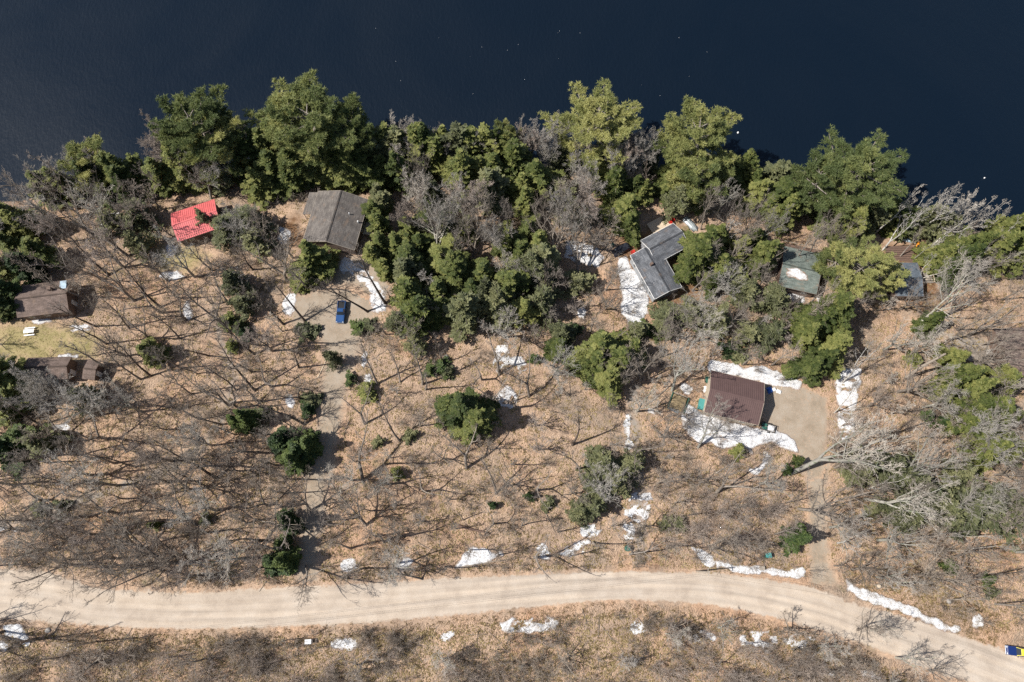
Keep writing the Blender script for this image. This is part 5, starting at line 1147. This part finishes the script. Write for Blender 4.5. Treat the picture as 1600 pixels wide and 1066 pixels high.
# ---- the rest of the woods, spread so that crowns stand apart
zones = [([(-60,250),(60,235),(110,265),(240,262),(250,320),(100,330),(-60,345)], 26, ['tall','slim','broad'], (12, 16)),
         ([(0,330),(120,300),(260,300),(330,400),(470,400),(500,470),(450,560),(440,880),(380,905),(0,890)], 35, ['tall','tall','broad','tall','slim','small','dome'], (14, 18)),
         ([(340,300),(470,380),(470,420),(360,420)], 30, ['tall','broad','small'], (12, 15)),
         ([(560,470),(1000,470),(1080,620),(1000,880),(510,890),(520,640)], 39, ['slim','slim','small','tall','small','broad'], (10, 16)),
         ([(840,300),(960,330),(960,480),(800,480)], 28, ['tall','broad','small','dome'], (11, 15)),
         ([(600,240),(880,240),(880,480),(600,500)], 54, ['broad','tall','dome','small'], (13, 16)),
         ([(1060,430),(1200,330),(1220,470),(1320,440),(1480,470),(1260,500),(1240,560),(1060,570)], 30, ['broad','tall','small','dome'], (11, 15)),
         ([(1300,540),(1600,480),(1600,900),(1520,950),(1310,880)], 33, ['broad','tall','small','birch','broad'], (12, 17)),
         ([(1000,720),(1260,720),(1270,860),(1000,870)], 33, ['small','broad','tall','small'], (9, 14)),
         ([(1440,300),(1600,320),(1600,420),(1460,420)], 30, ['birch','tall','broad'], (12, 15)),
         ([(0,1000),(1500,1000),(1560,1066),(1600,1110),(0,1110)], 46, ['small','slim','small','small'], (6, 9)),
         ([(1260,985),(1420,1050),(1500,1110),(1200,1110)], 32, ['broad','small','slim'], (8, 12)),
         ([(-120,300),(0,300),(0,1050),(-120,1050)], 45, ['tall','broad'], (14, 18)),
         ([(1600,400),(1720,400),(1720,1000),(1600,960)], 48, ['broad','tall'], (12, 16))]
def in_excl(p, m=.6):
    if abs(p[0]-P2[0]) < 3 and abs(p[1]-P2[1]) < 3: return True
    q = np.array([p[:2]])
    for P in EXCL+ROOFS+[ROADP]:
        if sdf_poly(q, P)[0] > -m: return True
    return shore_d(p[0], p[1]) < 1.0
bare = ('tall', 'broad', 'slim', 'small', 'dome')
rc = random.Random(23)
for poly, md, kinds, hr, rr in [([(255,205),(420,190),(600,165),(860,205),(870,285),(600,268),(330,270),(260,262)], 25, ['hemlock','hemlock','hemlock','cedar'], (13, 18), (20, 30)),
         ([(600,285),(870,285),(850,480),(640,495),(600,400)], 29, ['hemlock','hemlock','cedar','dull'], (11, 17), (20, 28)),
         ([(930,240),(1270,270),(1240,340),(1180,330),(1060,320),(960,300)], 29, ['hemlock','hemlock','dull','cedar'], (10, 15), (20, 28)),
         ([(1290,300),(1420,310),(1430,350),(1300,360)], 27, ['hemlock','dull'], (10, 14), (20, 26)),
         ([(1560,350),(1620,340),(1620,400),(1560,410)], 28, ['hemlock'], (8, 10), (20, 26)), ([(1475,555),(1600,590),(1610,720),(1530,710),(1500,650)], 38, ['dull','spruce','cedar'], (9, 12), (18, 24)),
         ([(90,225),(240,235),(245,290),(110,285)], 30, ['hemlock','cedar'], (10, 14), (18, 26)), ([(-10,560),(40,565),(45,640),(-10,640)], 26, ['hemlock'], (9, 12), (18, 26)), ([(-10,330),(50,340),(40,480),(-10,480)], 36, ['spruce','hemlock'], (9, 12), (18, 24))]:
    P = np.array(poly, float); lo, hi = P.min(0), P.max(0)
    for _ in range(int((hi-lo).prod()/(md*md)*5)):
        x, y = rc.uniform(lo[0], hi[0]), rc.uniform(lo[1], hi[1])
        if sdf_poly(np.array([[x, y]]), P)[0] < 0: continue
        if any((t['px']-x)**2+(t['py']-y)**2 < (md*(.8 if t['kind'] not in bare else 1.05))**2 for t in TREES): continue
        h_ = rc.uniform(*hr); b = crown_base(x, y, h_, .45)
        if any(sdf_poly(np.array([b[:2]]), Q)[0] > -1.2 for Q in EXCL+ROOFS): continue
        if any(sdf_poly(np.array([[x, y]]), np.array(q, float))[0] > -16 for q in ([(265,332),(338,310),(310,372),(275,380)], [(478,330),(500,296),(576,315),(556,375),(475,372)], [(985,400),(1055,348),(1076,385),(1066,455),(1025,470)], [(1380,380),(1445,400),(1445,470),(1390,460)])): continue
        C(rc.choice(kinds), x, y, rc.uniform(*rr), h=h_)
nb_ = sum(t['kind'] in bare for t in TREES); CAP = 296
rz_ = random.Random(5); cand = []
KEEP = [np.array(q, float) for q in ([(470,900),(495,900),(508,780),(520,660),(545,550),(515,545),(498,650),(482,780)], [(1270,900),(1295,900),(1288,760),(1300,640),(1262,740)], [(60,565),(100,565),(95,580),(60,580)], [(880,376),(946,376),(946,420),(880,420)], [(515,470),(560,470),(560,510),(515,510)], [(55,465),(95,462),(94,478),(52,482)], [(1100,575),(1195,595),(1190,668),(1100,650)], [(985,400),(1055,348),(1076,385),(1050,410),(1066,455),(1025,470)], [(265,332),(338,310),(310,372),(275,380)], [(478,330),(500,296),(576,315),(556,375),(475,372)], [(1222,384),(1281,397),(1279,440),(1222,430)],[(1200,610),(1290,640),(1280,720),(1240,690)],[(966,402),(1000,430),(1010,500),(975,500)])]
taken = [(t['px'], t['py'], t['kind'] in bare or t['kind'] == 'birch') for t in TREES]
for poly, md, kinds, hr in zones:
    P = np.array(poly, float); lo, hi = P.min(0), P.max(0); area = (hi-lo).prod(); md *= .93
    for _ in range(int(area/(md*md)*5)):
        x, y = rz_.uniform(lo[0], hi[0]), rz_.uniform(lo[1], hi[1])
        if sdf_poly(np.array([[x, y]]), P)[0] < 0: continue
        k = rz_.choice(kinds); h = rz_.uniform(*hr)*(0.62 if k == 'small' else 1)
        if any((a-x)**2+(b_-y)**2 < (md*(1 if q else .45))**2 for a, b_, q in taken): continue
        b = crown_base(x, y, h, .6)
        if in_excl(b): continue
        if any(sdf_poly(np.array([[x, y]]), q)[0] > -13 for q in KEEP): continue
        taken.append((x, y, True)); cand.append((k, b, h, rz_.uniform(.85, 1.15), rz_.random()))
rank = dict(broad=1.3, tall=1.1, dome=1.2, birch=2, slim=.7, small=.45)
cand.sort(key=lambda c: -rank[c[0]]*c[2]*(.8+.4*c[4]))
rest = []
for k, b, h, sc_, _ in cand:
    if k != 'birch' and nb_ >= CAP: rest.append((k, b, h, sc_)); continue
    put(k, b, h=h, s=sc_); nb_ += k != 'birch'
print('candidates', len(cand), 'rest', len(rest))

def instanced(name, label, cat, protos, pts, rots, scs, idx):
    """one object of kind stuff: protos (plain objects) on points through geometry nodes"""
    me = bpy.data.meshes.new(name); me.vertices.add(len(pts)); me.vertices.foreach_set('co', np.asarray(pts, np.float32).ravel())
    for an, av, ty in (('rz', rots, 'FLOAT'), ('sc', scs, 'FLOAT'), ('pick', idx, 'INT')):
        a = me.attributes.new(an, ty, 'POINT'); a.data.foreach_set('value', np.asarray(av, np.int32 if ty == 'INT' else np.float32))
    o = obj(name, me); o['kind'] = 'stuff'; o['label'] = label; o['category'] = cat
    g = bpy.data.node_groups.new(name+'_nodes', 'GeometryNodeTree'); g.interface.new_socket('Geometry', in_out='INPUT', socket_type='NodeSocketGeometry'); g.interface.new_socket('Geometry', in_out='OUTPUT', socket_type='NodeSocketGeometry')
    gi = g.nodes.new('NodeGroupInput'); go = g.nodes.new('NodeGroupOutput'); jn = g.nodes.new('GeometryNodeJoinGeometry')
    def attr(n_, ty): q = g.nodes.new('GeometryNodeInputNamedAttribute'); q.data_type = ty; q.inputs['Name'].default_value = n_; return next(z for z in q.outputs if z.name == 'Attribute' and z.enabled)
    ar, as_, ai = attr('rz', 'FLOAT'), attr('sc', 'FLOAT'), attr('pick', 'INT')
    cx = g.nodes.new('ShaderNodeCombineXYZ'); g.links.new(ar, cx.inputs[2])
    for k, po in enumerate(protos):
        oi = g.nodes.new('GeometryNodeObjectInfo'); oi.inputs['Object'].default_value = po; oi.inputs['As Instance'].default_value = True
        cm = g.nodes.new('FunctionNodeCompare'); cm.data_type = 'INT'; cm.operation = 'EQUAL'
        ins = [z for z in cm.inputs if z.enabled and z.type == 'INT']; g.links.new(ai, ins[0]); ins[1].default_value = k
        ip = g.nodes.new('GeometryNodeInstanceOnPoints'); g.links.new(gi.outputs[0], ip.inputs['Points']); g.links.new(cm.outputs[0], ip.inputs['Selection']); g.links.new(oi.outputs['Geometry'], ip.inputs['Instance'])
        g.links.new(cx.outputs[0], ip.inputs['Rotation']); g.links.new(as_, ip.inputs['Scale']); g.links.new(ip.outputs[0], jn.inputs[0])
    g.links.new(jn.outputs[0], go.inputs[0]); md_ = o.modifiers.new('scatter', 'NODES'); md_.node_group = g; return o
def joined(name, arrs, mats):
    V = []; F = []; mi = []; off = 0
    for k, (v, f) in enumerate(arrs): V.append(v); F.append(f+off); mi.append(np.full(len(f), k)); off += len(v)
    me = mesh_np(name, np.concatenate(V), np.concatenate(F), None, None, True)
    for m_ in mats: me.materials.append(m_)
    me.polygons.foreach_set('material_index', np.concatenate(mi).astype(np.int32)); return bpy.data.objects.new(name, me)
def mesh_arr(me):
    v = np.empty(len(me.vertices)*3, np.float32); me.vertices.foreach_get('co', v); f = np.empty(len(me.loops), np.int32); me.loops.foreach_get('vertex_index', f)
    return v.reshape(-1, 3), f.reshape(-1, 4)
def tree_obj(p): return joined('bare_tree_form', [mesh_arr(p['trunk']), mesh_arr(p['crown'])], [p['trunk'].materials[0], p['crown'].materials[0]])
forms = [('tall', 0), ('slim', 0), ('slim', 2), ('small', 0), ('small', 1), ('small', 2), ('broad', 1)]
fo = [tree_obj(PROTO[k][v]) for k, v in forms]; pick = []; sc_l = []
for k, b, h, s_ in rest:
    i = rz_.choice([j for j, (kk, v) in enumerate(forms) if kk == k] or [0]); pick.append(i); sc_l.append(h/PROTO[forms[i][0]][forms[i][1]]['h'])
if rest: instanced('young_woods', 'thinner leafless young trees filling the woods', 'young trees', fo, [r_[1] for r_ in rest], [rz_.uniform(0, 6.28) for _ in rest], sc_l, pick)

# ---- ground scatter: brush, fallen sticks, leaf tufts (nobody could count these)
def scatter(name, label, cat, protoV, protoF, n, polys, mat, smin, smax, tone=False, avoid=True, seed=0, clump=.0, inst=False):
    rg = np.random.default_rng(seed); pts = []
    for poly, wgt in polys:
        P = np.array(poly, float); lo, hi = P.min(0), P.max(0); k = int(n*wgt); q = rg.uniform(lo, hi, (k*5, 2)); q = q[sdf_poly(q, P) > 0][:k*2]
        wq = []
        for x, y in q:
            if clump and fbm(x/38., y/38., 13+seed, 3) < clump*rg.uniform(-.5, 1): continue
            wq.append(at(x, y, 0)[:2])
            if len(wq) >= k: break
        pts += wq
    pts = np.array(pts)
    if avoid:
        ok = np.ones(len(pts), bool)
        for P in EXCL+ROOFS+[ROADP]: ok &= sdf_poly(pts, P) < -.35
        pts = pts[ok]
    pts = pts[shore_d(pts[:,0], pts[:,1]) > .5]; n = len(pts)
    if inst:
        ob = []
        for V_, F_ in zip(protoV, protoF): ob.append(joined(name+'_form', [(V_, F_)], [mat]))
        return instanced(name, label, cat, ob, np.c_[pts, height(pts[:,0], pts[:,1])], rg.uniform(0, 6.28, n), rg.uniform(smin, smax, n), rg.integers(0, len(ob), n))
    Vs = []; Fs = []; T_ = []; off = 0
    vi = rg.integers(0, len(protoV), n); a = rg.uniform(0, 2*pi, n); s = rg.uniform(smin, smax, n); zz = height(pts[:,0], pts[:,1])
    for k in range(len(protoV)):
        m = vi == k; V = protoV[k]; m_n = m.sum()
        if not m_n: continue
        ca_, sa_ = np.cos(a[m])[:, None], np.sin(a[m])[:, None]; x = (V[None,:,0]*ca_-V[None,:,1]*sa_)*s[m][:, None]+pts[m,0][:, None]; y = (V[None,:,0]*sa_+V[None,:,1]*ca_)*s[m][:, None]+pts[m,1][:, None]
        z = V[None,:,2]*s[m][:, None]+zz[m][:, None]; Vs.append(np.stack([x, y, z], -1).reshape(-1, 3)); F_ = protoF[k]; Fs.append((F_[None]+np.arange(m_n)[:, None, None]*len(V)+off).reshape(-1, F_.shape[1])); off += m_n*len(V)
        T_.append(np.repeat(rg.uniform(.1, .9, m_n), len(V)))
    V = np.concatenate(Vs); F = np.concatenate(Fs); o = obj(name, mesh_np(name, V, F, mat, dict(tone=np.concatenate(T_)) if tone else None)); o['kind'] = 'stuff'; o['label'] = label; o['category'] = cat; return o
def brush_p(seed, h, nst):
    rg = np.random.default_rng(seed); T = Tubes(); A = []; B = []
    for i in range(nst):
        a = rg.uniform(0, 6.28); r = rg.uniform(0, .5); tl = rg.uniform(.15, .6); p = np.array([cos(a)*r, sin(a)*r, -.05]); bp = branch_path(p, np.array([cos(a)*tl, sin(a)*tl, 1]), h*rg.uniform(.6, 1.1), 3, .12, .03, rg); T.add(bp, [.026, .020, .015, .010], 3)
        for q in range(12):
            t = rg.uniform(.3, 1); k = min(t*3, 2.99); j = int(k); c = bp[j]*(1-(k-j))+bp[j+1]*(k-j); A.append(c); B.append(c+(np.array([cos(a), sin(a), .8])*.4+rg.normal(0, .45, 3))*h*.28)
    T.add_many(np.array(A), np.array(B), .014, .009); return T.arrays()
def stick_p(seed):
    rg = np.random.default_rng(seed); T = Tubes(); L_ = rg.uniform(1, 4); p = branch_path(np.array([-L_/2, 0, .06]), np.array([1, 0, .02]), L_, 4, .08, 0, rg); p[:,2] = np.abs(p[:,2])*.5+.05; T.add(p, np.linspace(.06, .02, 5), 3)
    for i in range(3): q = p[rg.integers(1, 4)]; T.add(branch_path(q, np.array([.5, rg.choice([-1, 1])*.7, .25]), L_*.3, 2, .1, 0, rg), [.03, .02, .01], 3)
    return T.arrays()
def tuft_p(seed, n=9, h=.35, w_=.03):
    rg = np.random.default_rng(seed); c = rg.normal(0, .16, (n, 3))*[1, 1, 0]; d = rg.normal(0, .5, (n, 3)); d[:,2] = 1; d /= np.linalg.norm(d, axis=1, keepdims=True); s_ = np.cross(d, rg.normal(0, 1, (n, 3))); s_ /= np.linalg.norm(s_, axis=1, keepdims=True)
    V = np.stack([c-s_*w_, c+s_*w_, c+d*h*rg.uniform(.6, 1.2, (n, 1))], 1).reshape(-1, 3); return V, np.arange(n*3).reshape(n, 3)
def leaf_p(seed):
    rg = np.random.default_rng(seed); n = 7; c = rg.normal(0, .35, (n, 3)); c[:,2] = rg.uniform(.04, .12, n); a = rg.uniform(0, 6.28, n); s_ = rg.uniform(.06, .13, n)[:, None]
    u = np.stack([np.cos(a), np.sin(a), rg.normal(0, .35, n)], 1)*s_; v_ = np.stack([-np.sin(a), np.cos(a), rg.normal(0, .35, n)], 1)*s_; V, F = quads_from(c, u, v_); return V, F
woods = [(0,330),(200,300),(330,300),(900,300),(1180,330),(1400,420),(1600,400),(1600,1000),(1420,930),(1280,900),(1000,885),(700,895),(400,915),(0,885)]
south = [(0,985),(420,1000),(700,980),(940,960),(1060,960),(1240,990),(1420,1055),(1480,1100),(0,1100)]
BR = [brush_p(i, 2.6, 9) for i in range(5)]
scatter('brush', 'thin leafless brush and saplings across the forest floor', 'brush', [b[0] for b in BR], [b[1] for b in BR], 2700, [(woods, .72), (south, .28)], M['twig'], .5, 1.3, seed=3, clump=.3, inst=True)
BR2 = [brush_p(i+9, 3.4, 14) for i in range(3)]
scatter('brush', 'dense grey-brown thicket south of the gravel road', 'brush', [b[0] for b in BR2], [b[1] for b in BR2], 420, [([(0,1030),(300,1010),(420,1020),(600,1040),(700,1030),(900,1060),(1050,985),(1240,1000),(1400,1060),(1400,1100),(0,1100)], .5), ([(0,760),(240,800),(420,860),(440,900),(300,910),(0,885)], .10), ([(1020,760),(1250,780),(1240,850),(1030,850)], .16)], M['twig_red'], .6, 1.3, seed=4, inst=True)
ST = [stick_p(i) for i in range(8)]
scatter('fallen_branches', 'fallen grey sticks and branches over the leaf litter', 'branches', [b[0] for b in ST], [b[1] for b in ST], 1300, [(woods, .8), (south, .2)], M['stick'], .5, 1.4, seed=6)
LF = [leaf_p(i) for i in range(6)]
scatter('fallen_leaves', 'loose dry tan leaves lying on the ground', 'leaves', [b[0] for b in LF], [b[1] for b in LF], 16000, [(woods, .75), (south, .25)], M['tuft'], .8, 1.3, tone=True, seed=8)
TF = [tuft_p(i, 10, .45, .035) for i in range(5)]
verge = [([(0,880),(100,900),(300,922),(700,900),(1000,885),(1280,905),(1280,880),(1000,865),(700,880),(300,900),(0,860)], .25), ([(0,965),(300,985),(700,965),(950,940),(1150,955),(1350,1010),(1420,1060),(1200,1000),(950,965),(700,1000),(300,1020),(0,1000)], .4), ([(1320,900),(1420,880),(1560,960),(1600,1040),(1500,995),(1340,935)], .35)]
scatter('dry_grass', 'dry tan grass along both verges of the gravel road', 'grass', [b[0] for b in TF], [b[1] for b in TF], 3800, verge, M['tuft'], .6, 1.3, tone=True, seed=9)
scatter('lawn_grass', 'short yellow-green grass of the lawns', 'grass', [b[0] for b in TF], [b[1] for b in TF], 3600, [([(-20,500),(60,497),(120,507),(165,530),(150,565),(60,575),(-20,565)], .8), ([(240,385),(300,380),(330,400),(300,425),(245,425)], .2)], M['lawn_tuft'], .25, .5, tone=True, avoid=False, seed=10)

# ================================================================== LABELS of trees: by look, then by what they stand next to
LM = [('the red roofed cottage',305,345),('the taupe gabled house',525,345),('the blue pickup',534,489),('the L-shaped grey house',1030,405),('the brown metal garage',1150,620),('the green-grey cottage roof',1252,410),('the blue-grey cottage roof',1415,435),
      ('the brown left house',70,465),('the brown left garage',78,575),('the white picnic table',48,519),('the upturned boat',1079,351),('the brown tarp frame',1065,630),('the parking gravel',520,520),('the gravel yard',1250,660),
      ('the right driveway mouth',1287,900),('the long snow ribbon',1410,945),('the yellow truck',1590,1015),('the dark green bin',980,857),('the white metal box',484,1002),('the twin hemlocks amid the woods',735,650),('the dark spruce pair',460,700),
      ('the jagged roadside snow patch',825,975),('the bluish snow field',988,455),('the larger buoy',1153,208),('the pale shore rocks',1200,280),('the middle woods snow streaks',790,560),('the garage snow bank',1150,690),('the far left pine',118,215),
      ('the tall central pine',505,140),('the yellow shrub',724,256),('the lawn',90,545),('the tall snow strip',1325,620),('the starburst tree',618,880),('the wide roadside snow patch',745,872),('the dirty snow sheets',998,800),('the old trail streak',982,675),
      ('the dark brown edge house',1590,545),('the curved lower left snow',30,990),('the hemlock pair by the yard',1285,540),('the shaded snow patch',915,400),('the clearing',1500,555),('the green house snow slab',1245,428)]
ORD = ['nearest','second nearest','third nearest','fourth nearest','fifth nearest','sixth nearest','seventh nearest','eighth nearest','ninth nearest','tenth nearest','eleventh nearest','twelfth nearest','thirteenth nearest','fourteenth nearest','fifteenth nearest']+[w_+' nearest' for w_ in 'sixteenth seventeenth eighteenth nineteenth twentieth twenty-first twenty-second twenty-third twenty-fourth twenty-fifth twenty-sixth twenty-seventh twenty-eighth twenty-ninth thirtieth'.split()]
bk = {}
for t in TREES:
    ds = sorted(((t['px']-x)**2+(t['py']-y)**2, n_, x, y) for n_, x, y in LM); d, n_, x, y = ds[0]; dx, dy = t['px']-x, t['py']-y
    side = ('right of' if dx > 0 else 'left of') if abs(dx) > abs(dy) else ('below' if dy > 0 else 'above')
    bk.setdefault((t['txt'], side, n_), []).append((d, t))
for (txt, side, n_), lst in bk.items():
    lst.sort(key=lambda q: q[0])
    for i, (d, t) in enumerate(lst):
        t['o']['label'] = (f'{txt} {side} {n_}' if len(lst) == 1 else f'{txt} {side} {n_}, {ORD[min(i, 29)]} of them'); t['o']['category'] = t['cat']; t['o']['kind'] = 'thing'
        t['o']['group'] = {'bare tree': 'bare hardwood trees of the woods', 'birch tree': 'leaning pale birches', 'hemlock': 'hemlocks', 'pine tree': 'white pines of the shore', 'spruce': 'young spruces', 'cedar': 'cedars', 'sapling': 'evergreen saplings', 'evergreen': 'loose dull evergreens', 'dead tree': 'dead trunks'}.get(t['cat'], 'shrubs')
        if t['cat'] == 'birch tree': t['o']['group'] = 'leaning pale birches'
print('TREES', len(TREES), 'bare', nb_, 'objects', len(bpy.data.objects), 'tris', sum(len(m.loops)-2*len(m.polygons) for m in bpy.data.meshes))
